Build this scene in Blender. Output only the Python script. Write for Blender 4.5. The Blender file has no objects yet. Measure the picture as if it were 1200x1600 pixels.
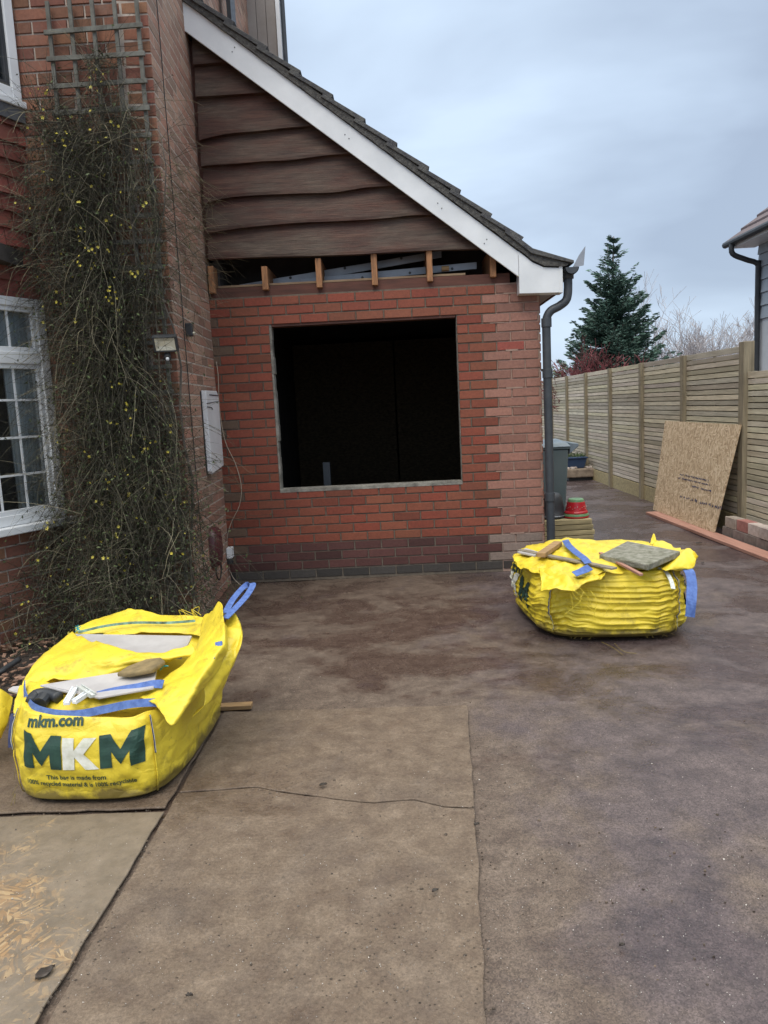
import bpy, bmesh, math, random
import numpy as np
from mathutils import Vector, Matrix, noise
from mathutils.bvhtree import BVHTree
random.seed(7); RN = np.random.RandomState(11)
scene = bpy.context.scene
col = scene.collection
# ------------------------------------------------------------ camera, world, sun, exposure
F = 1200.0; H = 1.42
def _n(v): v = np.array(v, float); return v/np.linalg.norm(v)
_U = _n([-.05, 1, 164.4/F]); _Y = _n([20/F, 165/F, -1]); _Y = _n(_Y-_U*_Y.dot(_U)); _X = np.cross(_Y, _U)
R = np.array([_X, _Y, _U]); CAM = np.array([0, 0, H])
def ray(px, py): return R @ np.array([(px-600)/F, (800-py)/F, -1])
def PZ(px, py, z=0.0): d = ray(px, py); return Vector(CAM+d*((z-H)/d[2]))
def PY(px, py, Y): d = ray(px, py); return Vector(CAM+d*(Y/d[1]))
def PX(px, py, x): d = ray(px, py); return Vector(CAM+d*(x/d[0]))
cd = bpy.data.cameras.new('camera'); cam = bpy.data.objects.new('camera', cd); col.objects.link(cam)
m4 = Matrix([list(R[i])+[CAM[i]] for i in range(3)]+[[0, 0, 0, 1]]); cam.matrix_world = m4
cd.sensor_fit = 'VERTICAL'; cd.sensor_height = 36; cd.lens = 27.0; cd.clip_start = .05; cd.clip_end = 2000
scene.camera = cam
SUN_EL, SUN_AZ = math.radians(52), math.radians(200)
w = bpy.data.worlds.new('World'); scene.world = w; w.use_nodes = True
nt = w.node_tree; N = nt.nodes; L = nt.links; N.clear()
out = N.new('ShaderNodeOutputWorld'); bg = N.new('ShaderNodeBackground'); L.new(bg.outputs[0], out.inputs[0])
sky = N.new('ShaderNodeTexSky'); sky.sky_type = 'NISHITA'; sky.sun_disc = False
sky.sun_elevation = SUN_EL; sky.sun_rotation = SUN_AZ
def mixc(nodes, links, a, b, fac, mode='MIX'):
    n = nodes.new('ShaderNodeMix'); n.data_type = 'RGBA'; n.blend_type = mode
    for s, v in ((6, a), (7, b), (0, fac)):
        if isinstance(v, (int, float)): n.inputs[s].default_value = v
        elif isinstance(v, (tuple, list)): n.inputs[s].default_value = (*v[:3], 1)
        else: links.new(v, n.inputs[s])
    return n.outputs[2]
tc = N.new('ShaderNodeTexCoord'); sep = N.new('ShaderNodeSeparateXYZ'); L.new(tc.outputs['Generated'], sep.inputs[0])
mp = N.new('ShaderNodeMapping'); mp.inputs['Scale'].default_value = (1.0, 1.0, 3.4); mp.inputs['Location'].default_value = (.35, .2, .1)
L.new(tc.outputs['Generated'], mp.inputs[0])
cn = N.new('ShaderNodeTexNoise'); cn.inputs['Scale'].default_value = 1.7; cn.inputs['Detail'].default_value = 5; cn.inputs['Roughness'].default_value = .45; cn.inputs['Distortion'].default_value = .35
L.new(mp.outputs[0], cn.inputs[0])
cr = N.new('ShaderNodeValToRGB'); L.new(cn.outputs['Fac'], cr.inputs[0])
cr.color_ramp.elements[0].position = .36; cr.color_ramp.elements[0].color = (.42, .51, .655, 1)
cr.color_ramp.elements[1].position = .62; cr.color_ramp.elements[1].color = (.71, .86, 1.05, 1)
sk = N.new('ShaderNodeVectorMath'); sk.operation = 'SCALE'; sk.inputs['Scale'].default_value = .1; L.new(sky.outputs[0], sk.inputs[0])
c1 = mixc(N, L, cr.outputs[0], sk.outputs[0], .12)
# overcast sky: brighter overhead than at the horizon
mr = N.new('ShaderNodeMapRange'); mr.inputs[1].default_value = .45; mr.inputs[2].default_value = .95; mr.inputs[3].default_value = 1.0; mr.inputs[4].default_value = 4.2
mr.interpolation_type = 'SMOOTHSTEP'; L.new(sep.outputs[2], mr.inputs[0])
sc2 = N.new('ShaderNodeVectorMath'); sc2.operation = 'SCALE'; L.new(c1, sc2.inputs[0]); L.new(mr.outputs[0], sc2.inputs['Scale'])
mr2 = N.new('ShaderNodeMapRange'); mr2.inputs[1].default_value = .5; mr2.inputs[2].default_value = .85; L.new(sep.outputs[2], mr2.inputs[0])
warm = mixc(N, L, (1, 1, 1), (1.22, 1.0, .75), mr2.outputs[0]); fin = mixc(N, L, sc2.outputs[0], warm, 1.0, 'MULTIPLY')
L.new(fin, bg.inputs[0]); bg.inputs[1].default_value = 1.0
sl = bpy.data.lights.new('sun', 'SUN'); sl.energy = 1.1; sl.angle = math.radians(25); sl.color = (1, .92, .80)
so = bpy.data.objects.new('sun', sl); col.objects.link(so)
sd = Vector((math.sin(SUN_AZ)*math.cos(SUN_EL), math.cos(SUN_AZ)*math.cos(SUN_EL), math.sin(SUN_EL)))
so.rotation_euler = sd.to_track_quat('Z', 'Y').to_euler(); so.location = (0, -5, 12)
vs = scene.view_settings; vs.view_transform = 'Standard'; vs.look = 'None'; vs.gamma = 1; vs.exposure = .14
# ------------------------------------------------------------ materials
def NM(name):
    m = bpy.data.materials.new(name); m.use_nodes = True
    t = m.node_tree; b = t.nodes['Principled BSDF']; return m, t, t.nodes, t.links, b
def tex(nodes, links, scale, detail=4, rough=.55, stretch=(1, 1, 1), kind='noise', rot=(0, 0, 0), co=None):
    if co is None:
        c = nodes.get('TC') or nodes.new('ShaderNodeTexCoord'); c.name = 'TC'; co = c.outputs['Object']
    mpn = nodes.new('ShaderNodeMapping'); mpn.inputs['Scale'].default_value = stretch; mpn.inputs['Rotation'].default_value = rot
    links.new(co, mpn.inputs[0])
    if kind == 'noise':
        n = nodes.new('ShaderNodeTexNoise'); n.inputs['Scale'].default_value = scale; n.inputs['Detail'].default_value = detail; n.inputs['Roughness'].default_value = rough
        old = nodes.get('NLAST')
        if old: old.name = 'nz'
        n.name = 'NLAST'; links.new(mpn.outputs[0], n.inputs[0]); return n.outputs['Fac']
    n = nodes.new('ShaderNodeTexVoronoi'); n.inputs['Scale'].default_value = scale; links.new(mpn.outputs[0], n.inputs[0]); return n
def ramp(nodes, links, src, stops):
    r = nodes.new('ShaderNodeValToRGB'); e = r.color_ramp.elements
    while len(e) < len(stops): e.new(.5)
    for i, (p, c) in enumerate(stops):
        e[i].position = p; e[i].color = (c, c, c, 1) if isinstance(c, (int, float)) else (*c, 1)
    links.new(src, r.inputs[0]); return r.outputs[0]
def bump(nodes, links, b, src, strength, dist=.01, prev=None):
    n = nodes.new('ShaderNodeBump'); n.inputs['Strength'].default_value = strength; n.inputs['Distance'].default_value = dist
    links.new(src, n.inputs['Height'])
    if prev is not None: links.new(prev, n.inputs['Normal'])
    links.new(n.outputs[0], b.inputs['Normal']); return n.outputs[0]
def simple(name, c1, c2=None, scale=8, rough=.6, r2=None, bs=.2, stretch=(1, 1, 1), metal=0, attr=False, detail=5, lo=.35, hi=.68, bd=.004, spec=.5):
    m, t, n, l, b = NM(name)
    f = tex(n, l, scale, detail, .6, stretch)
    if c2 is None: c2 = tuple(x*.75 for x in c1)
    c = ramp(n, l, f, [(lo, c1), (hi, c2)])
    if attr:
        a = n.new('ShaderNodeAttribute'); a.attribute_name = 'Col'; c = mixc(n, l, c, a.outputs['Color'], 1.0, 'MULTIPLY')
    l.new(c, b.inputs['Base Color']); b.inputs['Metallic'].default_value = metal; b.inputs['Specular IOR Level'].default_value = spec
    f2 = tex(n, l, scale*5, 3, .6, stretch)
    rr = ramp(n, l, f2, [(.3, rough), (.7, rough if r2 is None else r2)]); l.new(rr, b.inputs['Roughness'])
    if bs: bump(n, l, b, f2, bs, bd)
    return m
def brickmat(name, dirt=(.10, .085, .07), dirtamt=.55, rough=.8):
    m, t, n, l, b = NM(name)
    a = n.new('ShaderNodeAttribute'); a.attribute_name = 'Col'
    f = tex(n, l, 60, 6, .7); v = ramp(n, l, f, [(.3, .72), (.7, 1.12)])
    c = mixc(n, l, a.outputs['Color'], v, 1.0, 'MULTIPLY')
    d = tex(n, l, 2.3, 7, .68); dm = ramp(n, l, d, [(.50, 0.0), (.74, dirtamt)])
    c = mixc(n, l, c, dirt, dm); l.new(c, b.inputs['Base Color']); b.inputs['Roughness'].default_value = rough
    p = bump(n, l, b, f, .5, .004); g = tex(n, l, 14, 3, .5); bump(n, l, b, g, .25, .006, p); return m
M = {}
M['brick_new'] = brickmat('fresh_red_brick', (.14, .05, .04), .22, .7)
M['brick_old'] = brickmat('weathered_pink_brick', (.19, .15, .125), .55, .88)
M['mortar'] = simple('grey_mortar', (.165, .135, .105), (.10, .085, .068), 30, .95, bs=.5)
M['mortar_pale'] = simple('pale_mortar', (.50, .43, .37), (.30, .25, .21), 14, .95, bs=.5)
M['mortar_pink'] = simple('pink_smeared_mortar', (.36, .25, .20), (.26, .17, .14), 14, .95, bs=.5)
M['cement'] = simple('cement_reveal', (.30, .285, .25), (.13, .12, .105), 12, .95, bs=.7, bd=.01)
M['upvc'] = simple('white_plastic', (.80, .82, .84), (.66, .68, .70), 3, .32, .42, bs=.03)
M['soffit'] = simple('tan_cladding', (.30, .27, .25), (.25, .22, .20), 5, .6, bs=.05)
M['black_plastic'] = simple('black_plastic', (.022, .025, .03), (.045, .048, .052), 6, .38, .55, bs=.06)
M['downpipe'] = simple('dark_grey_pipe', (.035, .042, .052), (.055, .062, .072), 9, .42, .6, bs=.06)
M['rubber'] = simple('black_bucket', (.02, .022, .026), (.035, .036, .04), 7, .5, bs=.05)
def cladmat():
    m, t, n, l, b = NM('stained_waney_oak')
    g = tex(n, l, 3.2, 9, .7, (.5, 1, 7)); c = ramp(n, l, g, [(.34, (.040, .016, .010)), (.52, (.070, .024, .014)), (.68, (.115, .048, .029))])
    big = tex(n, l, 1.6, 5, .6, (.8, 1, 2)); wm = ramp(n, l, big, [(.42, 0.0), (.62, .75)]); g2 = tex(n, l, 7, 8, .75, (.6, 1, 6)); wc = ramp(n, l, g2, [(.36, (.040, .027, .019)), (.66, (.14, .108, .078))])
    c = mixc(n, l, c, wc, wm); gr = tex(n, l, 26, 6, .75, (.22, 1, 4.5)); c = mixc(n, l, c, ramp(n, l, gr, [(.32, .62), (.68, 1.35)]), 1.0, 'MULTIPLY')
    l.new(c, b.inputs['Base Color']); b.inputs['Roughness'].default_value = .62; p = bump(n, l, b, gr, .7, .006); bump(n, l, b, g, .5, .012, p); return m
M['clad'] = cladmat()
M['tile'] = simple('mossy_concrete_tile', (.055, .056, .064), (.12, .118, .11), 16, .9, bs=.8, bd=.01)
M['tile_edge'] = simple('lichen_mortar', (.14, .135, .125), (.05, .048, .048), 40, .95, bs=1, bd=.01)
M['hung'] = simple('red_hung_tile', (.27, .080, .055), (.16, .05, .038), 7, .75, bs=.3, attr=True)
M['lead'] = simple('lead_flashing', (.07, .075, .085), (.12, .125, .135), 9, .5, bs=.2)
M['joist'] = simple('sawn_joist', (.42, .20, .09), (.20, .10, .05), 9, .8, bs=.5, stretch=(6, 1, 1))
M['plate'] = simple('dusty_wall_plate', (.33, .23, .14), (.2, .13, .08), 20, .85, bs=.4, stretch=(.2, 1, 1))
M['dark_timber'] = simple('old_brown_timber', (.13, .05, .035), (.07, .03, .022), 12, .8, bs=.4, stretch=(.3, 1, 2))
M['galv'] = simple('galvanised_strip', (.34, .36, .40), (.24, .26, .29), 5, .4, bs=.05, metal=.3)
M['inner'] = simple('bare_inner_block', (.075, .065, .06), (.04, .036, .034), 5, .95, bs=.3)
M['fence'] = simple('treated_pine', (.60, .545, .43), (.35, .31, .235), 7, .85, bs=.45, stretch=(6, .5, 6), attr=True, lo=.3, hi=.75)
M['post'] = simple('treated_post', (.29, .245, .165), (.15, .125, .085), 6, .85, bs=.4, stretch=(6, 6, .6))
M['decking'] = simple('green_treated_board', (.45, .37, .20), (.24, .20, .11), 8, .8, bs=.4, stretch=(.5, 4, 4), attr=True)
M['plankred'] = simple('red_brown_plank', (.42, .22, .165), (.30, .15, .11), 5, .8, bs=.35, stretch=(5, .4, 1))
M['offcut'] = simple('pine_offcut', (.42, .26, .12), (.22, .14, .07), 12, .8, bs=.4, stretch=(.4, 3, 3))
M['greywood'] = simple('weathered_lath', (.30, .26, .20), (.16, .135, .10), 14, .85, bs=.5, stretch=(.4, 3, 3))
M['trellis'] = simple('grey_green_lath', (.165, .165, .145), (.085, .08, .068), 14, .85, bs=.5)
M['slab'] = simple('lichen_paving_slab', (.34, .33, .28), (.13, .13, .085), 22, .95, bs=1, bd=.012)
M['stone'] = simple('stone_trough', (.33, .27, .21), (.17, .13, .10), 13, .95, bs=.8, bd=.01)
M['block'] = simple('pale_block', (.52, .46, .42), (.33, .27, .24), 16, .95, bs=.6, attr=True)
M['bin'] = simple('grey_green_bin', (.105, .145, .15), (.13, .17, .175), 3, .5, bs=.05)
M['binlid'] = simple('grey_bin_lid', (.12, .165, .20), (.19, .24, .28), 3, .42, bs=.05)
M['tubred'] = simple('red_glazed_pot', (.52, .02, .03), (.36, .015, .022), 9, .25, bs=.05)
M['tubgreen'] = simple('green_glaze', (.12, .28, .13), (.22, .36, .2), 12, .35, bs=.05)
M['tubwhite'] = simple('pale_glaze', (.55, .5, .42), (.4, .2, .2), 12, .35, bs=.05)
M['bluetrough'] = simple('blue_plastic_trough', (.02, .045, .11), (.035, .07, .15), 6, .4, bs=.05)
M['strap'] = simple('blue_webbing', (.10, .18, .46), (.05, .10, .30), 40, .75, bs=.5, stretch=(1, 1, 1))
M['strapdark'] = simple('navy_seam', (.03, .04, .10), (.05, .06, .16), 60, .8, bs=.5)
M['strapwhite'] = simple('white_stitching', (.60, .62, .60), (.4, .42, .38), 60, .8, bs=.5)
M['seamgreen'] = simple('dark_seam_tape', (.06, .09, .06), (.25, .45, .35), 30, .8, bs=.3)
M['cyan'] = simple('cyan_tie', (.05, .50, .55), (.03, .35, .42), 30, .6, bs=.1)
M['ink'] = simple('dark_green_print', (.010, .040, .030), (.02, .065, .045), 25, .55, bs=.1)
M['inkwhite'] = simple('white_print', (.72, .72, .66), (.5, .5, .38), 25, .6, bs=.1)
M['board'] = simple('pale_grey_board', (.52, .50, .50), (.40, .38, .38), 6, .3, .45, bs=.08)
M['sacking'] = simple('brown_sandstone_piece', (.26, .19, .09), (.12, .09, .045), 18, .95, bs=.8)
M['maroon'] = simple('maroon_plastic', (.07, .018, .022), (.10, .03, .035), 4, .35, bs=.05)
M['cable'] = simple('cream_cable', (.42, .36, .28), (.34, .28, .22), 9, .6, bs=0)
M['blackcable'] = simple('black_cable', (.02, .02, .02), None, 9, .6, bs=0)
M['twig'] = simple('olive_twig', (.11, .10, .072), (.05, .05, .036), 3, .85, bs=0, attr=True)
M['leaf'] = simple('jasmine_leaf', (.035, .055, .018), (.06, .075, .03), 4, .7, bs=0, attr=True)
M['flower'] = simple('yellow_petal', (.75, .62, .06), (.62, .55, .12), 9, .6, bs=0)
M['needle'] = simple('blue_green_needle', (.075, .135, .105), (.045, .088, .070), 2.2, .75, bs=0, attr=True)
M['bark'] = simple('grey_bark', (.12, .10, .085), (.07, .06, .05), 12, .9, bs=.5)
M['paletwig'] = simple('pale_bare_twig', (.42, .39, .39), (.34, .31, .32), 1, .9, bs=0)
M['redtwig'] = simple('crimson_twig', (.20, .045, .055), (.10, .035, .035), 3, .8, bs=0)
M['greenleaf'] = simple('bright_shrub_leaf', (.11, .19, .035), (.06, .11, .02), 3, .7, bs=0, attr=True)
M['render'] = simple('pale_render', (.55, .56, .58), (.50, .51, .53), 4, .85, bs=.1)
M['greyboard'] = simple('blue_grey_weatherboard', (.36, .40, .44), (.31, .35, .39), 3, .7, bs=.1)
M['nroof'] = simple('purple_roof_tile', (.13, .095, .10), (.085, .065, .07), 9, .8, bs=.5)
M['soil'] = simple('dark_soil', (.045, .032, .024), (.02, .015, .012), 18, .95, bs=1, bd=.02)
M['chip'] = simple('bark_chip', (.22, .14, .10), (.10, .06, .045), 30, .9, bs=.4, attr=True)
M['crumb'] = simple('mud_crumb', (.12, .088, .062), (.06, .046, .036), 50, .8, bs=.3, attr=True)
M['grit'] = simple('white_grit', (.45, .42, .38), (.25, .22, .2), 60, .8, bs=0, attr=True)
M['deadleaf'] = simple('wet_dead_leaf', (.03, .024, .02), (.06, .045, .035), 30, .5, bs=.3)
M['curtain'] = simple('net_curtain', (.80, .84, .86), (.70, .75, .78), 5, .9, bs=.1)
M['frost'] = simple('frosted_blind', (.66, .84, .90), (.50, .68, .74), 40, .8, bs=.2)
M['lampglass'] = simple('lamp_reflector', (.62, .60, .48), (.5, .48, .40), 5, .25, bs=0, metal=.2)
def glassmat():
    m, t, n, l, b = NM('window_glass')
    tr = n.new('ShaderNodeBsdfTransparent'); tr.inputs[0].default_value = (.95, .97, .97, 1)
    gl = n.new('ShaderNodeBsdfGlossy'); gl.inputs['Roughness'].default_value = .03
    fr = n.new('ShaderNodeFresnel'); fr.inputs[0].default_value = 1.52; mx = n.new('ShaderNodeMixShader')
    l.new(fr.outputs[0], mx.inputs[0]); l.new(tr.outputs[0], mx.inputs[1]); l.new(gl.outputs[0], mx.inputs[2])
    l.new(mx.outputs[0], n['Material Output'].inputs[0]); return m
M['glass'] = glassmat()
def yellowmat():
    m, t, n, l, b = NM('yellow_woven_plastic')
    f = tex(n, l, 5, 5, .6); c = ramp(n, l, f, [(.3, (.80, .62, .045)), (.7, (.66, .50, .035))])
    d = tex(n, l, 9, 8, .72); g = n.new('ShaderNodeNewGeometry'); s = n.new('ShaderNodeSeparateXYZ'); l.new(g.outputs['Position'], s.inputs[0])
    lowm = n.new('ShaderNodeMapRange'); lowm.inputs[1].default_value = .015; lowm.inputs[2].default_value = .11; lowm.inputs[3].default_value = .50; lowm.inputs[4].default_value = 0.0; l.new(s.outputs[2], lowm.inputs[0])
    ad = n.new('ShaderNodeMath'); ad.operation = 'ADD'; l.new(d, ad.inputs[0]); l.new(lowm.outputs[0], ad.inputs[1])
    dm = ramp(n, l, ad.outputs[0], [(.56, 0.0), (.80, .85)]); c = mixc(n, l, c, (.10, .072, .03), dm)
    sp = tex(n, l, 30, 6, .75, (1, 1, 2.5)); sm = ramp(n, l, sp, [(.62, 0.0), (.70, .6)]); c = mixc(n, l, c, (.16, .11, .03), sm)
    l.new(c, b.inputs['Base Color']); b.inputs['Roughness'].default_value = .45
    w1 = tex(n, l, 26, 4, .6); p = bump(n, l, b, w1, .35, .008)
    nz = n.new('ShaderNodeTexNoise'); nz.inputs['Scale'].default_value = 6; l.new(n['TC'].outputs['Object'], nz.inputs[0]); va = n.new('ShaderNodeVectorMath'); va.operation = 'MULTIPLY_ADD'; l.new(nz.outputs['Color'], va.inputs[0]); va.inputs[1].default_value = (.12, .12, .12); l.new(n['TC'].outputs['Object'], va.inputs[2])
    vo_ = n.new('ShaderNodeTexVoronoi'); vo_.feature = 'DISTANCE_TO_EDGE'; vo_.inputs['Scale'].default_value = 7; mq = n.new('ShaderNodeMapping'); mq.inputs['Scale'].default_value = (1, 1, 2.2); l.new(va.outputs[0], mq.inputs[0]); l.new(mq.outputs[0], vo_.inputs[0])
    p = bump(n, l, b, ramp(n, l, vo_.outputs['Distance'], [(0, 0.0), (.22, 1.0)]), .26, .012, p); w2 = tex(n, l, 420, 1, .5); bump(n, l, b, w2, .12, .002, p)
    b.inputs['Subsurface Weight'].default_value = 0; return m
M['yellow'] = yellowmat()
def osbmat(name, wet=0.0):
    m, t, n, l, b = NM(name)
    cx = n.new('ShaderNodeTexCoord'); wn = n.new('ShaderNodeTexNoise'); wn.inputs['Scale'].default_value = 7; l.new(cx.outputs['Object'], wn.inputs[0])
    va = n.new('ShaderNodeVectorMath'); va.operation = 'MULTIPLY_ADD'; l.new(wn.outputs['Color'], va.inputs[0]); va.inputs[1].default_value = (.05, .05, .05); l.new(cx.outputs['Object'], va.inputs[2])
    lay = []
    for a in (.15, 1.15, -.95, 2.0):
        mp1 = n.new('ShaderNodeMapping'); mp1.inputs['Rotation'].default_value = (0, 0, a) if wet else (a, 0, 0); l.new(va.outputs[0], mp1.inputs[0])
        v = tex(n, l, 26 if wet else 17, kind='v', stretch=(.8, 4.2, 1) if wet else (1, .8, 4.2), co=mp1.outputs[0]); w_ = n.new('ShaderNodeRGBToBW'); l.new(v.outputs['Color'], w_.inputs[0]); lay.append(w_.outputs[0])
    pk = tex(n, l, 30, kind='v', co=va.outputs[0]); ps = n.new('ShaderNodeSeparateColor'); l.new(pk.outputs['Color'], ps.inputs[0])
    def step(src, th):
        q = n.new('ShaderNodeMath'); q.operation = 'GREATER_THAN'; q.inputs[1].default_value = th; l.new(src, q.inputs[0]); return q.outputs[0]
    def mx(a, c, f):
        q = n.new('ShaderNodeMix'); l.new(f, q.inputs[0]); l.new(a, q.inputs[2]); l.new(c, q.inputs[3]); return q.outputs[0]
    k = mx(mx(lay[0], lay[1], step(ps.outputs[0], .5)), mx(lay[2], lay[3], step(ps.outputs[1], .5)), step(ps.outputs[2], .5))
    if wet: c = ramp(n, l, k, [(.2, (.13, .085, .045)), (.42, (.25, .150, .070)), (.6, (.34, .20, .09)), (.8, (.42, .29, .155))])
    else: c = ramp(n, l, k, [(.18, (.33, .23, .135)), (.4, (.47, .345, .215)), (.6, (.55, .42, .275)), (.82, (.66, .53, .37))])
    if wet:
        d = tex(n, l, 3.4, 9, .74); geo = n.new('ShaderNodeNewGeometry'); s = n.new('ShaderNodeSeparateXYZ'); l.new(geo.outputs['Position'], s.inputs[0])
        q = n.new('ShaderNodeMapRange'); q.inputs[1].default_value = 1.9; q.inputs[2].default_value = 2.55; q.inputs[3].default_value = -.05; q.inputs[4].default_value = .17; l.new(s.outputs[1], q.inputs[0])
        q2 = n.new('ShaderNodeMapRange'); q2.inputs[1].default_value = -1.3; q2.inputs[2].default_value = -.98; q2.inputs[3].default_value = 0; q2.inputs[4].default_value = .14; l.new(s.outputs[0], q2.inputs[0])
        ad = n.new('ShaderNodeMath'); ad.operation = 'ADD'; l.new(d, ad.inputs[0]); l.new(q.outputs[0], ad.inputs[1])
        ad2 = n.new('ShaderNodeMath'); ad2.operation = 'ADD'; l.new(ad.outputs[0], ad2.inputs[0]); l.new(q2.outputs[0], ad2.inputs[1])
        ad3 = n.new('ShaderNodeMath'); ad3.operation = 'MULTIPLY_ADD'; l.new(k, ad3.inputs[0]); ad3.inputs[1].default_value = -.16; l.new(ad2.outputs[0], ad3.inputs[2])
        dm = ramp(n, l, ad3.outputs[0], [(.37, .25), (.50, .95)]); mc = ramp(n, l, tex(n, l, 11, 8, .7), [(.35, (.135, .108, .080)), (.65, (.205, .165, .125))]); c = mixc(n, l, c, mc, dm)
    l.new(c, b.inputs['Base Color']); b.inputs['Roughness'].default_value = .5 if wet else .8
    p = bump(n, l, b, k, .35, .003)
    if wet: bump(n, l, b, tex(n, l, 40, 6, .7), .5, .005, p)
    return m
M['osb_shaded'] = simple('shade_tinted_lining', (.13, .095, .055), (.05, .035, .02), 22, .9, bs=.1, stretch=(1, 1, 2)); M['osb'] = osbmat('osb_flakes'); M['osbwet'] = osbmat('muddy_osb', 1)  # lining colour darkened to paint in the dimness of the room
def groundmat(name, board=False):
    m, t, n, l, b = NM(name)
    def math_(op, a, c, d=None):
        q = n.new('ShaderNodeMath'); q.operation = op
        for k, v in enumerate((a, c, d)):
            if v is None: continue
            if isinstance(v, (int, float)): q.inputs[k].default_value = v
            else: l.new(v, q.inputs[k])
        return q.outputs[0]
    def rng(src, a, c, lo, hi):
        q = n.new('ShaderNodeMapRange'); q.inputs[1].default_value = a; q.inputs[2].default_value = c; q.inputs[3].default_value = lo; q.inputs[4].default_value = hi; l.new(src, q.inputs[0]); return q.outputs[0]
    geo = n.new('ShaderNodeNewGeometry'); s = n.new('ShaderNodeSeparateXYZ'); l.new(geo.outputs['Position'], s.inputs[0]); W = geo.outputs['Position']
    big = tex(n, l, .8, 6, .6, co=W); swirl = tex(n, l, 2.2, 9, .68, (1, .8, 1), co=W); n['NLAST'].inputs['Distortion'].default_value = .3
    med = tex(n, l, 9, 9, .72, co=W); fine = tex(n, l, 90, 4, .65, co=W); agg = tex(n, l, 260, kind='v', co=W); bw = n.new('ShaderNodeRGBToBW'); l.new(agg.outputs['Color'], bw.inputs[0])
    mk = 1.0 if board else .80; mud = ramp(n, l, med, [(.36, (.120*mk, .084*mk, .060*mk)), (.52, (.165*mk, .121*mk, .086*mk)), (.66, (.215*mk, .162*mk, .118*mk))])
    asp = ramp(n, l, med, [(.36, (.068, .052, .053)), (.64, (.125, .096, .094))])
    # where the mud film lies thicker: beside the sheets, thin on the open drive to the right
    pos = math_('ADD', rng(s.outputs[0], .15, .75, -.30, .02), rng(s.outputs[1], 6.0, 7.6, 0, .12))
    fac = math_('ADD', math_('MULTIPLY_ADD', swirl, 1.1, pos), math_('MULTIPLY', big, .35))
    if board: c = mixc(n, l, mud, (.105, .080, .066), ramp(n, l, swirl, [(.50, 0.0), (.66, .55)]))
    else: c = mixc(n, l, mud, asp, ramp(n, l, fac, [(.50, .25), (.74, 1.0)]))
    c = mixc(n, l, c, ramp(n, l, bw.outputs[0], [(.2, .72 if not board else .88), (.8, 1.32 if not board else 1.12)]), 1.0, 'MULTIPLY')
    c = mixc(n, l, c, ramp(n, l, fine, [(.34, .80), (.68, 1.16)]), 1.0, 'MULTIPLY')
    # damp, dark patches
    dm = tex(n, l, 1.5, 9, .66, (1, 1.35, 1), rot=(0, 0, .7), co=W); n['NLAST'].inputs['Distortion'].default_value = .35
    damp = ramp(n, l, math_('ADD', dm, math_('ADD', rng(s.outputs[1], 3.3, 4.2, 0.0, .05), rng(s.outputs[0], .45, 1.3, 0, .035)) if not board else -.02), [(.50, 0.0), (.60, 1.0)])
    c = mixc(n, l, c, (.66, .61, .63), math_('MULTIPLY', damp, .85 if not board else .35), 'MULTIPLY')
    # trodden crumbs and pits
    pit = tex(n, l, 26, 7, .74, co=W); pm = ramp(n, l, pit, [(.62, 0.0), (.69, .75)]); c = mixc(n, l, c, (.045, .036, .030), math_('MULTIPLY', pm, .8 if board else .4))
    l.new(c, b.inputs['Base Color']); b.inputs['Specular IOR Level'].default_value = .4
    rr = n.new('ShaderNodeMapRange'); l.new(damp, rr.inputs[0]); rr.inputs[3].default_value = .62; rr.inputs[4].default_value = .24; l.new(rr.outputs[0], b.inputs['Roughness'])
    p = bump(n, l, b, bw.outputs[0], .35 if not board else .12, .002); p = bump(n, l, b, fine, .45, .003, p); p = bump(n, l, b, med, .6 if board else .3, .014, p)
    if board:
        p = bump(n, l, b, pit, .6, .010, p); p = bump(n, l, b, swirl, .5, .05, p)
    return m
M['ground'] = groundmat('wet_muddy_asphalt'); M['mudboard'] = groundmat('mud_caked_sheet', True)
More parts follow.
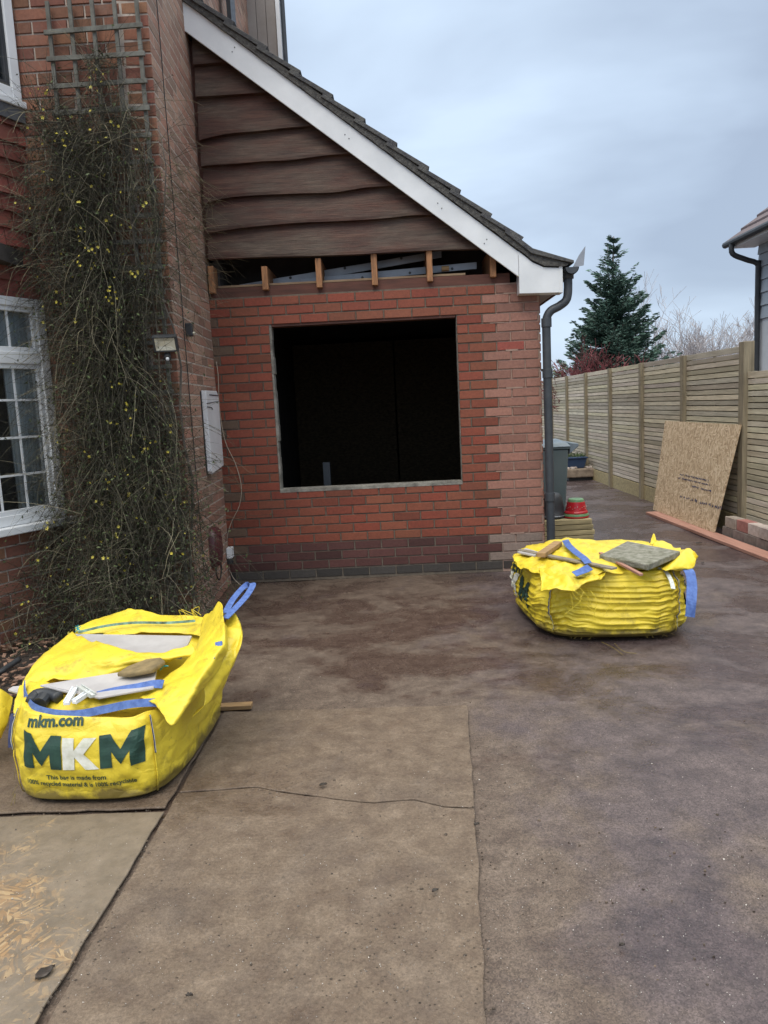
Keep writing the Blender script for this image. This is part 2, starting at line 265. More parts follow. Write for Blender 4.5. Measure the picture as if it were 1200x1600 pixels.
# ------------------------------------------------------------ helpers
def tag(o, label=None, cat=None, group=None, kind=None):
    if label: o['label'] = label
    if cat: o['category'] = cat
    if group: o['group'] = group
    if kind: o['kind'] = kind
    return o
def empty(name, loc, label, cat, group=None):
    o = bpy.data.objects.new(name, None); col.objects.link(o); o.location = loc; o.empty_display_size = .1
    return tag(o, label, cat, group)
_pend = []
def setpar(o, parent):
    if parent is not None:
        o.parent = parent
        l = Vector((0, 0, 0)); p = parent
        while p is not None: l += p.location; p = p.parent
        o.location = -l
class MB:
    """collects polygons in world coordinates, builds one mesh object"""
    def __init__(s): s.v = []; s.f = []; s.c = []; s.hascol = False
    def add(s, vs, fs, c=None):
        b = len(s.v); s.v += [tuple(x) for x in vs]; s.f += [tuple(i+b for i in q) for q in fs]
        if c is not None: s.hascol = True
        s.c += [c or (1, 1, 1)]*len(fs); return s
    def hexa(s, p, c=None):   # p: 8 points, bottom ring then top ring
        return s.add(p, [(3, 2, 1, 0), (4, 5, 6, 7), (0, 1, 5, 4), (1, 2, 6, 5), (2, 3, 7, 6), (3, 0, 4, 7)], c)
    def box(s, x0, x1, y0, y1, z0, z1, c=None):
        return s.hexa([(x0, y0, z0), (x1, y0, z0), (x1, y1, z0), (x0, y1, z0), (x0, y0, z1), (x1, y0, z1), (x1, y1, z1), (x0, y1, z1)], c)
    def obox(s, o, a, b, c_, c=None):   # origin + three edge vectors
        o, a, b, c_ = map(Vector, (o, a, b, c_)); return s.hexa([o, o+a, o+a+b, o+b, o+c_, o+a+c_, o+a+b+c_, o+b+c_], c)
    def prism(s, pts, d, c=None):      # polygon extruded along d
        n = len(pts); pts = [Vector(p) for p in pts]; d = Vector(d)
        return s.add(pts+[p+d for p in pts], [tuple(range(n))[::-1], tuple(range(n, 2*n))]+[(i, (i+1) % n, n+(i+1) % n, n+i) for i in range(n)], c)
    def tube(s, pts, r, k=6, c=None, cap=True):
        pts = [Vector(p) for p in pts]; rs = r if isinstance(r, (list, tuple)) else [r]*len(pts); vs = []; up = Vector((.13, .21, .97))
        for i, p in enumerate(pts):
            t = (pts[min(i+1, len(pts)-1)]-pts[max(i-1, 0)]).normalized(); a = t.cross(up)
            if a.length < 1e-3: a = t.cross(Vector((1, 0, 0)))
            a.normalize(); b = t.cross(a)
            vs += [p+(a*math.cos(6.28318*j/k)+b*math.sin(6.28318*j/k))*rs[i] for j in range(k)]
        fs = [(i*k+j, i*k+(j+1) % k, (i+1)*k+(j+1) % k, (i+1)*k+j) for i in range(len(pts)-1) for j in range(k)]
        if cap: fs += [tuple(range(k))[::-1], tuple(range((len(pts)-1)*k, len(pts)*k))]
        return s.add(vs, fs, c)
    def lathe(s, o, prof, k=24, c=None):
        o = Vector(o); vs = [o+Vector((r*math.cos(6.28318*j/k), r*math.sin(6.28318*j/k), z)) for r, z in prof for j in range(k)]; n = len(prof)
        fs = [(i*k+j, i*k+(j+1) % k, (i+1)*k+(j+1) % k, (i+1)*k+j) for i in range(n-1) for j in range(k)]
        fs += [tuple(range(k))[::-1], tuple(range((n-1)*k, n*k))]; return s.add(vs, fs, c)
    def build(s, name, mat, parent=None, smooth=False, bevel=0, origin=None):
        me = bpy.data.meshes.new(name); me.from_pydata(s.v, [], s.f)
        if s.hascol:
            a = me.color_attributes.new('Col', 'FLOAT_COLOR', 'CORNER'); arr = []
            for c, f in zip(s.c, s.f): arr += [c[0], c[1], c[2], 1]*len(f)
            a.data.foreach_set('color', arr)
        elif mat.node_tree.nodes.get('Attribute'):
            a = me.color_attributes.new('Col', 'FLOAT_COLOR', 'CORNER'); a.data.foreach_set('color', [1]*(4*sum(len(f) for f in s.f)))
        bm = bmesh.new(); bm.from_mesh(me)
        if len(s.f) < 60000: bmesh.ops.recalc_face_normals(bm, faces=bm.faces)
        bm.to_mesh(me); bm.free()
        me.materials.append(mat)
        if smooth: me.polygons.foreach_set('use_smooth', [True]*len(me.polygons))
        o = bpy.data.objects.new(name, me); col.objects.link(o)
        if origin is not None:
            me.transform(Matrix.Translation(-Vector(origin))); o.location = origin
        if bevel: b = o.modifiers.new('b', 'BEVEL'); b.width = bevel; b.segments = 2; b.limit_method = 'ANGLE'
        setpar(o, parent); return o
def shade(c, v): return tuple(x*v for x in c)
def bricks(mb, o, u, n, W, zt, colf, z0=0, off=0, holes=(), rnd=random, zoff=0, prot=.007):
    """stretcher bond bricks on a wall plane: origin o, direction u, outward normal n"""
    o = Vector(o); u = Vector(u).normalized(); n = Vector(n).normalized(); row = int(round(z0/.075)); z = row*.075+zoff
    while z < zt-.01:
        x = -.225+((row % 2)*.1125+off) % .225
        z1 = min(z+.065, zt)
        while x < W:
            segs = [(max(x, 0), min(x+.215, W))]
            for (a, b, c, d) in holes:
                if z+.03 > c and z+.03 < d:
                    ns = []
                    for (p, q) in segs:
                        if q <= a or p >= b: ns.append((p, q)); continue
                        if p < a-.01: ns.append((p, a))
                        if q > b+.01: ns.append((b, q))
                    segs = ns
            for (p, q) in segs:
                if q-p < .02: continue
                c = colf((p+q)/2, z, row)
                if c is None: continue
                j = rnd.uniform(-.001, .0015); e = .003; tw = rnd.uniform(-.0012, .0012)
                P = lambda a, b, d: o+u*a+Vector((0, 0, b))+n*d
                dd = prot+j
                mb.add([P(p, z, 0), P(q, z, 0), P(q, z1, 0), P(p, z1, 0), P(p+e, z+e+tw, dd), P(q-e, z+e-tw, dd), P(q-e, z1-e-tw, dd), P(p+e, z1-e+tw, dd)],
                       [(4, 5, 6, 7), (0, 1, 5, 4), (1, 2, 6, 5), (2, 3, 7, 6), (3, 0, 4, 7)], c)
            x += .225
        z += .075; row += 1
def catmull(P, n):
    out = []; m = len(P)
    for i in range(m-1):
        a, b, c, d = P[max(i-1, 0)], P[i], P[i+1], P[min(i+2, m-1)]
        for k in range(n):
            t = k/n; out.append(.5*((2*b)+(c-a)*t+(2*a-5*b+4*c-d)*t*t+(3*b-a-3*c+d)*t*t*t))
    out.append(P[-1].copy()); return out
def sheet(name, rows, mat, parent, wr=.006, wf=9, thick=.0025, n=9, seed=0):
    """cloth patch through rows of control points"""
    G = [catmull([PZ(*p) for p in r], n) for r in rows]; cols = [catmull([G[i][j] for i in range(len(G))], n) for j in range(len(G[0]))]
    nu, nv = len(cols), len(cols[0]); mb = MB(); pts = []
    for j in range(nu):
        for i in range(nv):
            p = cols[j][i]; q = p*wf+Vector((seed, seed*1.7, 0))
            k1 = 1-abs(noise.noise(q))*2.2; k2 = noise.noise(q*2.7)
            dv = noise.voronoi(Vector((q.x*.62+k2*.35, q.y*.5, q.z*.5+k2*.3)))[0]; k3 = min(dv[1]-dv[0], .5)
            p = p+Vector((k2*.3, -.35*k3, k1*.6+k2*.3+k3*2.0-.5))*wr
            pts.append(p)
    mb.add(pts, [(j*nv+i, (j+1)*nv+i, (j+1)*nv+i+1, j*nv+i+1) for j in range(nu-1) for i in range(nv-1)])
    o = mb.build(name, mat, parent, smooth=True); s = o.modifiers.new('s', 'SOLIDIFY'); s.thickness = thick; return o
def ribbon(name, pts, w, mat, parent, wdir=(0, 0, 1), thick=.003, n=6, raw=False, twist=0):
    P = catmull([Vector(p) if raw else PZ(*p) for p in pts], n); mb = MB(); vs = []; W = Vector(wdir).normalized()
    for i, p in enumerate(P):
        t = (P[min(i+1, len(P)-1)]-P[max(i-1, 0)]).normalized(); ww = (W-t*W.dot(t)); ww.normalize()
        if twist: ww = Matrix.Rotation(twist*i/len(P), 3, t) @ ww
        vs += [p-ww*w/2, p+ww*w/2]
    mb.add(vs, [(2*i, 2*i+1, 2*i+3, 2*i+2) for i in range(len(P)-1)])
    o = mb.build(name, mat, parent); s = o.modifiers.new('s', 'SOLIDIFY'); s.thickness = thick; s.offset = 0; return o
# ------------------------------------------------------------ ground
mb = MB()
xs = sorted(set([-400, -120, -40, -15]+[round(-6+.15*i, 3) for i in range(81)]+[15, 40, 120, 400])); ys = sorted(set([-400, -60, -10]+[round(-1+.15*i, 3) for i in range(134)]+[30, 60, 150, 600]))
def gz(x, y):
    if abs(x) > 6 or y < -1 or y > 19: return 0.0
    return .008*noise.noise(Vector((x*.9, y*.9, 0)))+.003*noise.noise(Vector((x*4, y*4, 3)))-.004
mb.add([(x, y, gz(x, y)) for y in ys for x in xs], [(j*len(xs)+i, j*len(xs)+i+1, (j+1)*len(xs)+i+1, (j+1)*len(xs)+i) for j in range(len(ys)-1) for i in range(len(xs)-1)])
tag(mb.build('driveway', M['ground'], smooth=True), 'wet asphalt driveway stained with brown mud', 'driveway', kind='structure')
def gsheet(name, pts, z0, th, mat, label, cat, seed, group=None):
    """thin sheet lying on the ground with slightly broken edges"""
    P = []
    for i in range(len(pts)):
        a, b = Vector((*pts[i], 0)), Vector((*pts[(i+1) % len(pts)], 0)); k = max(2, int((b-a).length/.04))
        for j in range(k):
            p = a.lerp(b, j/k); d = (b-a).normalized(); nn = Vector((-d.y, d.x, 0))
            if j: p += nn*(noise.noise(p*7+Vector((seed, 0, 0)))*.007+noise.noise(p*28)*.004)
            P.append(p+Vector((0, 0, z0)))
    m = MB().prism(P, (0, 0, th)); c = sum((Vector(p) for p in P), Vector())/len(P)
    return tag(m.build(name, mat, bevel=.004, origin=(c.x, c.y, z0)), label, cat, group)
gsheet('ground_board', [(-2.15, .7), (-.955, .7), (-.925, 1.64), (-.905, 2.585), (-2.15, 2.60)], .006, .009, M['osbwet'], 'stained orange-flecked board lying flat in the bottom left corner', 'board', 1)
gsheet('ground_board', [(-.90, .4), (.07, .4), (.14, 1.60), (.197, 2.40), (.205, 2.53), (.1, 2.545), (0, 2.60), (-.15, 2.59), (-.3, 2.63), (-.45, 2.68), (-.60, 2.74), (-.895, 2.72)], .006, .007, M['mudboard'], 'large mud-caked board lying flat in the bottom centre', 'board', 2)
gsheet('ground_board', [(-.893, 2.728), (-.60, 2.747), (-.45, 2.687), (-.3, 2.637), (-.15, 2.597), (0, 2.607), (.1, 2.552), (.206, 2.537), (.265, 3.46), (-.895, 3.50)], .006, .008, M['mudboard'], 'smaller muddy board lying beyond the large centre one, right of the lettered yellow bag', 'board', 3)
gsheet('ground_board', [(-2.15, 2.63), (-.912, 2.615), (-.905, 3.3), (-2.15, 3.4)], .006, .009, M['mudboard'], 'muddy board underneath the lettered yellow bag', 'board', 4)
# flower bed
mb = MB(); P = []
for j in range(14):
    for i in range(24): x = -3.6+i*.0935; y = 3.55+j*.115; P.append((x, y, .03+.03*noise.noise(Vector((x*5, y*5, 1)))+.012*noise.noise(Vector((x*19, y*19, 1)))-(.04 if i == 23 or j == 0 else 0)))
mb.add(P, [(j*24+i, j*24+i+1, (j+1)*24+i+1, (j+1)*24+i) for j in range(13) for i in range(23)])
tag(mb.build('flower_bed', M['soil'], smooth=True), 'dark soil bed at the foot of the house', 'flower bed', kind='structure')
mb = MB()
for _ in range(700):
    x = random.uniform(-3.0, -1.5); y = random.uniform(3.5, 4.75); a = random.uniform(0, 3.14); l = random.uniform(.012, .045); wd = l*random.uniform(.3, .7)
    c = Vector((x, y, .045+random.uniform(0, .02))); u = Vector((math.cos(a), math.sin(a), random.uniform(-.3, .3)))*l; v = Vector((-math.sin(a), math.cos(a), random.uniform(-.3, .3)))*wd
    g = random.uniform(.3, 2.2); mb.obox(c, u, v, (0, 0, .006), (g, g*.95, g*.9))
tag(mb.build('bark_chips', M['chip']), 'loose bark and rubble chips covering the soil bed', 'bark chips', kind='stuff')
mb = MB()
for _ in range(3000):
    px = random.uniform(0, 1200); py = random.triangular(900, 1620, 1500); p = PZ(px, py, 0)
    if p.x < -.9 and 2.5 < p.y: continue
    r = random.uniform(.0007, .0021)*(2.0 if random.random() < .03 else 1); onb = -2 < p.x < .2+(p.y-2.4)*.06 and p.y < 3.45
    z = .0155 if (onb and p.x < -.92) else (.0135 if onb else gz(p.x, p.y)); g = random.choice([.25, .5, .6, 1, 1.6])
    q = [Vector((random.uniform(-1, 1), random.uniform(-1, 1), random.uniform(-.3, .7)))*r for _ in range(4)]
    c = Vector((p.x, p.y, z+r*.3)); s_ = Vector((r, r, r)); mb.add([c+Vector((r, 0, 0)), c+Vector((-r*.6, r, 0)), c+Vector((-r*.5, -r*.9, 0)), c+Vector((0, 0, r))+q[0]*.4], [(0, 1, 3), (1, 2, 3), (2, 0, 3), (0, 2, 1)], (g, g, g))
tag(mb.build('grit', M['grit']), 'pale grit scattered over the wet drive', 'grit', kind='stuff')
mb = MB(); LN = [((262, 1272), (60, 1600), .03), ((250, 1272), (0, 1276), .03), ((430, 1225), (735, 1255), .02), ((735, 1130), (762, 1600), .02), ((500, 1500), (680, 1560), .12), ((560, 1560), (640, 1360), .10), ((400, 1240), (520, 1200), .08)]
for _ in range(900):
    if random.random() < .62:
        a, b, w_ = random.choice(LN); t = random.random(); p = PZ(a[0]+(b[0]-a[0])*t, a[1]+(b[1]-a[1])*t, 0)+Vector((random.gauss(0, w_), random.gauss(0, w_), 0))
    else: p = PZ(random.uniform(0, 1200), random.triangular(1000, 1620, 1500), 0)
    if p.y > 2.6 and p.x < -.85: continue
    r_ = random.uniform(.0015, .0045)*(1.7 if random.random() < .06 else 1); onb = -2.1 < p.x < .16+(p.y-1.6)*.06 and p.y < 3.42; z = .013 if onb else -.002
    k = 6; a0 = random.random()*6; asp_ = random.uniform(.4, 1); P = []
    for rr_, zz in ((1, -.002), (.85, .35*r_), (.35, .62*r_)):
        for i in range(k): a = a0+6.283*i/k; q = rr_*r_*random.uniform(.7, 1.2); P.append((p.x+math.cos(a)*q, p.y+math.sin(a)*q*asp_, z+zz))
    g = random.uniform(.5, 1.6); mb.add(P, [(j*k+i, j*k+(i+1) % k, (j+1)*k+(i+1) % k, (j+1)*k+i) for j in range(2) for i in range(k)]+[tuple(range(2*k, 3*k))], (g, g, g))
tag(mb.build('mud_crumbs', M['crumb']), 'dark mud crumbs trodden over the boards and drive', 'mud crumbs', kind='stuff')
# individual leaves
def dleaf(px, py, l, a, z, label):
    c = PZ(px, py, z); mb = MB(); k = 9; L_ = []; R_ = []
    for i in range(k):
        t = i/(k-1); wv = math.sin(math.pi*t**.8)*.32*l+.0005; zz = .006*noise.noise(Vector((t*5+px, 0, 0)))+.004; L_.append((t*l-l/2, wv, zz+.004)); R_.append((t*l-l/2, -wv, zz+.005))
    rot = Matrix.Rotation(a, 3, 'Z'); pts = [c+rot @ Vector(q) for q in L_+R_+[(t/(k-1)*l-l/2, 0, .003) for t in range(k)]]
    mb.add(pts, [(i, i+1, 2*k+i+1, 2*k+i) for i in range(k-1)]+[(2*k+i, 2*k+i+1, k+i+1, k+i) for i in range(k-1)])
    o = mb.build('dead_leaf', M['deadleaf'], smooth=True, origin=c); s = o.modifiers.new('s', 'SOLIDIFY'); s.thickness = .0012; tag(o, label, 'leaf', 'dead leaves on the ground')
dleaf(71, 1522, .055, 1.0, .016, 'dark curled leaf on the orange-flecked board')
dleaf(505, 1228, .030, .4, .02, 'small black leaf scrap above the crack on the middle of the muddy board')
dleaf(680, 1394, .022, .5, .02, 'small dark leaf scrap near the right edge of the large muddy board')
dleaf(296, 1558, .018, .1, .02, 'tiny dark scrap in the bottom left of the large muddy board')
dleaf(972, 1479, .016, .2, .004, 'tiny black scrap on the bare drive in the bottom right')
dleaf(990, 845-3, .05, .2, .004, 'dark wet leaf on the drive between the slab-topped bag and the red plank') if 0 else None
dleaf(1092, 849, .06, .1, .004, 'dark wet leaf on the drive between the red plank and the right-hand bag')
dleaf(1098, 880, .04, .7, .004, 'small dark leaf just beyond the right corner of the right-hand bag')
dleaf(745, 1290, .02, .3, .015, 'dark scrap lying on the right edge of the muddy board')
# ------------------------------------------------------------ garage wing
YG = 6.35; XL = -1.475; XR = 1.178; ZT = 2.352
gar = empty('garage_wing', (-.15, YG, 0), 'single-storey brick garage wing with an empty square window opening and exposed joists', 'garage')
OX0, OX1, OZ0, OZ1 = -1.005, .515, .770, 2.128
mb = MB()
for (a, b, c, d) in ((XL, OX0, 0, ZT), (OX1, .83, 0, ZT), (OX0, OX1, 0, OZ0), (OX0, OX1, OZ1, ZT)): mb.box(a, b, YG, YG+.1, c, d)
mb.build('mortar_bed', M['mortar'], gar)
mb = MB(); mb.box(.83, XR, YG+.001, YG+.1, 0, ZT)
for rr_ in range(4, 31):
    X = .775 if rr_ % 2 else .89; z = rr_*.075+.025
    if random.random() < .6: mb.box(X+random.uniform(.0, .03), X+random.uniform(.05, .16), YG-.0085, YG+.02, z-.010, z+random.uniform(-.004, .006))
mb.build('old_mortar', M['mortar_pink'], gar)
RED = (.235, .050, .028); PINK = (.30, .142, .105); PURP = (.080, .030, .026); BLUE = (.050, .044, .040)
def gcol(x, z, row):
    X = XL+x; v = random.uniform(.90, 1.12)
    if row <= 0: return shade(BLUE if X < .95 else (.17, .16, .14), random.uniform(.7, 1.5))
    tooth = (.77 if row % 2 else .89)
    if X > tooth:
        if random.random() < .06: return shade((.30, .07, .05), v)
        if row <= 3: return shade((.25, .19, .16), v)
        return shade(PINK, random.uniform(.8, 1.18))
    if X < XL+.11 and random.random() < .5: return shade((.14, .088, .058), v)
    if row <= 3: return shade(PURP, random.uniform(.75, 1.5))
    h = random.random(); v = v*(.8 if random.random() < .12 else 1)
    return shade((RED[0], RED[1]*(1+.5*h), RED[2]*(1+.4*h)), v)
mb = MB(); bricks(mb, (XL, YG, 0), (1, 0, 0), (0, -1, 0), XR-XL, ZT, gcol, off=.06, zoff=.025, holes=[(OX0-XL, OX1-XL, OZ0, OZ1)])
mb.build('brickwork', M['brick_new'], gar)
# reveals and sill
mb = MB()
for (z0, z1, jx) in [(OZ0+.137*i, OZ0+.137*(i+1), random.uniform(0, .010)) for i in range(10)]:
    mb.box(OX0-.002, OX0+.014+jx, YG+.004, YG+.099, z0, z1)
mb.box(OX0, OX1, YG-.010, YG+.12, OZ0-.018, OZ0+.012); mb.box(OX1-.004, OX1+.002, YG+.003, YG+.1, OZ0+.012, OZ1)
mb.build('cement_reveal', M['cement'], gar, bevel=.004)
mb = MB(); mb.box(OX0+.02, OX1-.01, YG+.004, YG+.12, OZ1-.022, OZ1-.001); mb.build('steel_lintel', M['dark_timber'], gar)
# side return (faces the passage) and rear
mb = MB(); mb.box(XR-.1, XR, YG+.1, 12, 0, ZT); mb.build('mortar_bed', M['mortar_pale'], gar)
mb = MB(); bricks(mb, (XR, YG, 0), (0, 1, 0), (1, 0, 0), 5.65, ZT, lambda x, z, r: shade(PINK, random.uniform(.8, 1.2)), off=.11); mb.build('side_brickwork', M['brick_old'], gar)
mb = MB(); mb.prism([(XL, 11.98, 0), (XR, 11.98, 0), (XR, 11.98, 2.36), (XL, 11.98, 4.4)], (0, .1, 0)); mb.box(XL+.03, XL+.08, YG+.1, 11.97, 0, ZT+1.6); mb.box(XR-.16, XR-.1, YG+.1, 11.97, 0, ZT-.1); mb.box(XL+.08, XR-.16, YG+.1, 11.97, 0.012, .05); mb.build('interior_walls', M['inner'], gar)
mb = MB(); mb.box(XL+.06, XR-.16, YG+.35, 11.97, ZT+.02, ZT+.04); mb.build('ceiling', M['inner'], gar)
mb = MB(); mb.box(-1.38, -.02, 10.6, 10.62, .05, 2.3); mb.box(.0, .9, 10.6, 10.62, .05, 2.3); mb.build('osb_lining', M['osb_shaded'], gar)
mb = MB(); mb.box(-.72, -.655, 7.2, 7.26, .05, .93); mb.build('stud', M['downpipe'], gar)
# joists, plate, strips in the gap
for i, (x, zl, zh) in enumerate([(-1.435, 2.39, 2.60), (-1.005, 2.395, 2.575), (-.572, 2.39, 2.615), (-.128, 2.385, 2.66), (.312, 2.392, 2.66), (.815, 2.40, 2.62)]):
    mb = MB(); mb.hexa([(x-.023, YG-.04, zl), (x+.023, YG-.04, zl-.002), (x+.023, YG+2, zl), (x-.023, YG+2, zl), (x-.023, YG-.04, zh), (x+.023, YG-.04, zh), (x+.023, YG+2, zh), (x-.023, YG+2, zh)]); mb.build('joist', M['joist'], gar, bevel=.003)
mb = MB(); mb.box(-1.40, .60, YG+.03, YG+.13, 2.435, 2.452); mb.build('wall_plate', M['plate'], gar, bevel=.002)
mb = MB(); mb.box(-1.46, .95, YG+.012, YG+.09, 2.353, 2.43); mb.build('packing_timber', M['dark_timber'], gar)
mb = MB(); a = PY(375, 458, YG+.25); b = PY(690, 402, YG+.25); mb.hexa([a, b, b+Vector((0, .02, 0)), a+Vector((0, .02, 0)), a+Vector((0, 0, .07)), b+Vector((0, 0, .055)), b+Vector((0, .02, .055)), a+Vector((0, .02, .07))])
a = PY(470, 447, YG+.2); b = PY(745, 420, YG+.2); mb.hexa([a, b, b+Vector((0, .02, 0)), a+Vector((0, .02, 0)), a+Vector((0, 0, .06)), b+Vector((0, 0, .055)), b+Vector((0, .02, .055)), a+Vector((0, .02, .06))]); mb.build('galvanised_strip', M['galv'], gar, bevel=.002)
mb = MB()
for t in (.1, .35, .62, .86):
    p = PY(470+275*t, 443-27*t, YG+.198); MB().tube([p, p+Vector((0, .004, 0))], .011, 10).build('bolt_hole', M['black_plastic'], gar)
for t in (.25, .52, .8):
    p = PY(375+315*t, 452-56*t-4, YG+.248); MB().tube([p, p+Vector((0, .004, 0))], .012, 10).build('bolt_hole', M['black_plastic'], gar)
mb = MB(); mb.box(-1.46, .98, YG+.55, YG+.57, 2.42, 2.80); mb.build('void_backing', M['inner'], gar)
mb = MB(); p = PY(690, 420, YG+.1); mb.tube([p, p+Vector((.06, 0, .0))], .022, 7); mb.build('timber_offcut', M['offcut'], gar)
# roof line helpers (front plane)
SL = -.787   # dz/dx of the verge
def zlow(x): return 4.285+(x+1.44)*SL      # underside of bargeboard
# waney-edge cladding
mb = MB()
bz = [2.645, 2.885, 3.12, 3.37, 3.605, 3.86, 4.10, 4.32]
def wedge(i, x):
    amp = [.010, .014, .022, .018, .014, .010, .010, .01][i]; base = bz[i]
    s = noise.noise(Vector((x*1.1+i*9.3, i*3.1, 0)))*amp*2.2+noise.noise(Vector((x*3.3+i*5, i, 5)))*amp*.5
    if i == 0: s = -.018*(x+1.4)*.8+.004*math.sin(x*4)
    if i in (1, 2, 3, 4): s -= .045*math.exp(-(x+1.44)/.16)*(1 if i != 3 else .3)
    if i in (2, 1): s += .016*math.exp(-((x+1.15)/.35)**2)*(1 if i == 2 else -.6)
    return base+s
NX = 90
for i in range(7):
    xr = (zlow(0)-bz[i]+.12)/-SL+0; xr = min(xr, .98) if i else .80
    vs = []; fs = []
    for k in range(NX+1):
        x = -1.44+(xr+1.44)*k/NX; cap = zlow(x)+.17
        lo = min(wedge(i, x), cap-.01); hi = min((wedge(i+1, x)+.035) if i < 6 else 4.6, cap)
        hi = max(hi, lo+.005); cup = .007*noise.noise(Vector((x*1.3+i*7, 2, 2)))
        for t, dpt in ((0, .010), (.001, -.046+cup), (.08, -.047+cup), (.5, -.024+cup*.7), (1, .004)):
            vs.append((x, YG-.012+dpt+.004*noise.noise(Vector((x*5, i+t*3, 0))), lo+(hi-lo)*t))
    for k in range(NX):
        for t in range(4): fs.append((k*5+t, (k+1)*5+t, (k+1)*5+t+1, k*5+t+1))
    mb.add(vs, fs)
o = mb.build('waney_edge_cladding', M['clad'], gar)
mb = MB(); mb.prism([(XL, YG+.02, 2.68), (.55, YG+.02, 2.68), (-1.3, YG+.02, 4.25), (XL, YG+.02, 4.3)], (0, .05, 0)); mb.build('cladding_backing', M['dark_timber'], gar)
# bargeboard
YB = 6.225
def V(x, z, y=YB): return Vector((x, y, z))
mb = MB(); bw = .182
mb.prism([V(-1.50, zlow(-1.50)), V(1.001, 2.375), V(1.001, 2.375+bw*.9), V(1.12, 2.474), V(-1.50, zlow(-1.50)+.215)], (0, .02, 0)); mb.build('bargeboard', M['upvc'], gar, bevel=.003)
mb = MB(); mb.prism([V(1.003, 2.246, YB-.004), V(1.335, 2.238, YB-.004), V(1.335, 2.425, YB-.004), V(1.20, 2.437, YB-.004), V(1.115, 2.476, YB-.004), V(1.003, 2.57, YB-.004)], (0, .13, 0)); mb.box(1.315, 1.343, YB-.007, YB+.13, 2.236, 2.44); mb.build('box_end', M['upvc'], gar, bevel=.003)
mb = MB()
for (a, b) in ((-1.12, 4.16), (-1.10, 4.19), (-.30, 3.52), (-.27, 3.49), (.39, 2.98), (.42, 2.94), (1.2, 2.36), (.76, 2.69), (.74, 2.66)): MB().tube([(a, YB-.003, b-.02), (a, YB+.005, b-.02)], .0045, 8).build('nail_head', M['downpipe'], gar)
# soffits
mb = MB(); mb.box(XR+.002, 1.31, YB+.13, 12, 2.25, 2.262); mb.build('eaves_soffit', M['soffit'], gar)
mb = MB(); mb.box(1.312, 1.33, YB+.13, 12, 2.245, 2.40); mb.build('fascia', M['dark_timber'], gar)
mb = MB(); P1 = [(-1.5, 4.30+.0), (1.0, 2.35)]; mb.prism([(-1.49, YB+.02, zlow(-1.49)+.10), (1.0, YB+.02, 2.46), (1.0, YB+.02, 2.475), (-1.49, YB+.02, zlow(-1.49)+.115)], (0, .12, 0)); mb.build('verge_soffit', M['upvc'], gar)
# roof: tile courses stepping down the slope
mb = MB(); me_ = MB(); course = .30; ang = math.atan(-SL); ca, sa = math.cos(ang), math.sin(ang)
ztop = lambda x: zlow(x)+.225
def tilecourse(x0, z0, x1, z1, y0, y1, th):
    d = Vector((x1-x0, 0, z1-z0)).normalized(); nn = Vector((-d.z, 0, d.x)); nn = nn if nn.z > 0 else -nn; return d, nn
ny = 22
for k in range(11):
    xa = .99-k*course*ca; za = ztop(xa)
    if xa < -1.6: break
    xb = xa-(course+.07)*ca; zb = ztop(xb)
    if xb < -1.49: xb = -1.49; zb = ztop(xb)
    if xa < -1.45: break
    nn = Vector((sa, 0, ca))
    lift0 = .088; lift1 = .052
    for j in range(ny):
        ya = YB-.035+j*.27; yb_ = ya+.266; jz = random.uniform(-.003, .004); vs = []
        a0 = Vector((xa, ya, za)); b0 = Vector((xb, ya, zb)); dy = Vector((0, yb_-ya, 0))
        mb.hexa([a0+nn*(lift0-.034+jz), a0+dy+nn*(lift0-.034+jz), b0+dy+nn*(lift1-.03), b0+nn*(lift1-.03), a0+nn*(lift0+jz), a0+dy+nn*(lift0+jz), b0+dy+nn*lift1, b0+nn*lift1])
# bellcast eave tiles
for j in range(ny):
    ya = YB-.04+j*.27; yb_ = ya+.266
    mb.prism([(.90, ya, ztop(.90)+.035), (1.10, ya, 2.540), (1.28, ya, 2.487), (1.425, ya, 2.450), (1.425, ya, 2.472), (1.29, ya, 2.517), (1.11, ya, 2.578), (.90, ya, ztop(.90)+.078)], (0, .266, 0))
mb.build('roof_tiles', M['tile'], gar, bevel=.004)
P = []
for i in range(60):
    t = i/59; x = -1.49+t*(1.10+1.49); P.append((x, ztop(x)-.012+.008*noise.noise(Vector((x*14, 0, 0)))))
P += [(1.20, 2.445), (1.30, 2.437), (1.37, 2.435)]
T = [(1.39, 2.452), (1.28, 2.486), (1.10, 2.539)]+[(-1.49+t/29*(.90+1.49), ztop(-1.49+t/29*(.90+1.49))+.048+.008*noise.noise(Vector((t*2.3, 0, 0)))) for t in range(29, -1, -1)]
MB().prism([(a, YB-.022, b) for a, b in P+T], (0, .10, 0)).build('verge_mortar', M['tile_edge'], gar)
mb = MB(); mb.prism([(-1.49, YB+.08, ztop(-1.49)-.03), (1.2, YB+.08, ztop(1.2)-.03), (1.2, YB+.08, ztop(1.2)+.02), (-1.49, YB+.08, ztop(-1.49)+.02)], (0, 5.8, 0)); mb.build('roof_deck', M['dark_timber'], gar)
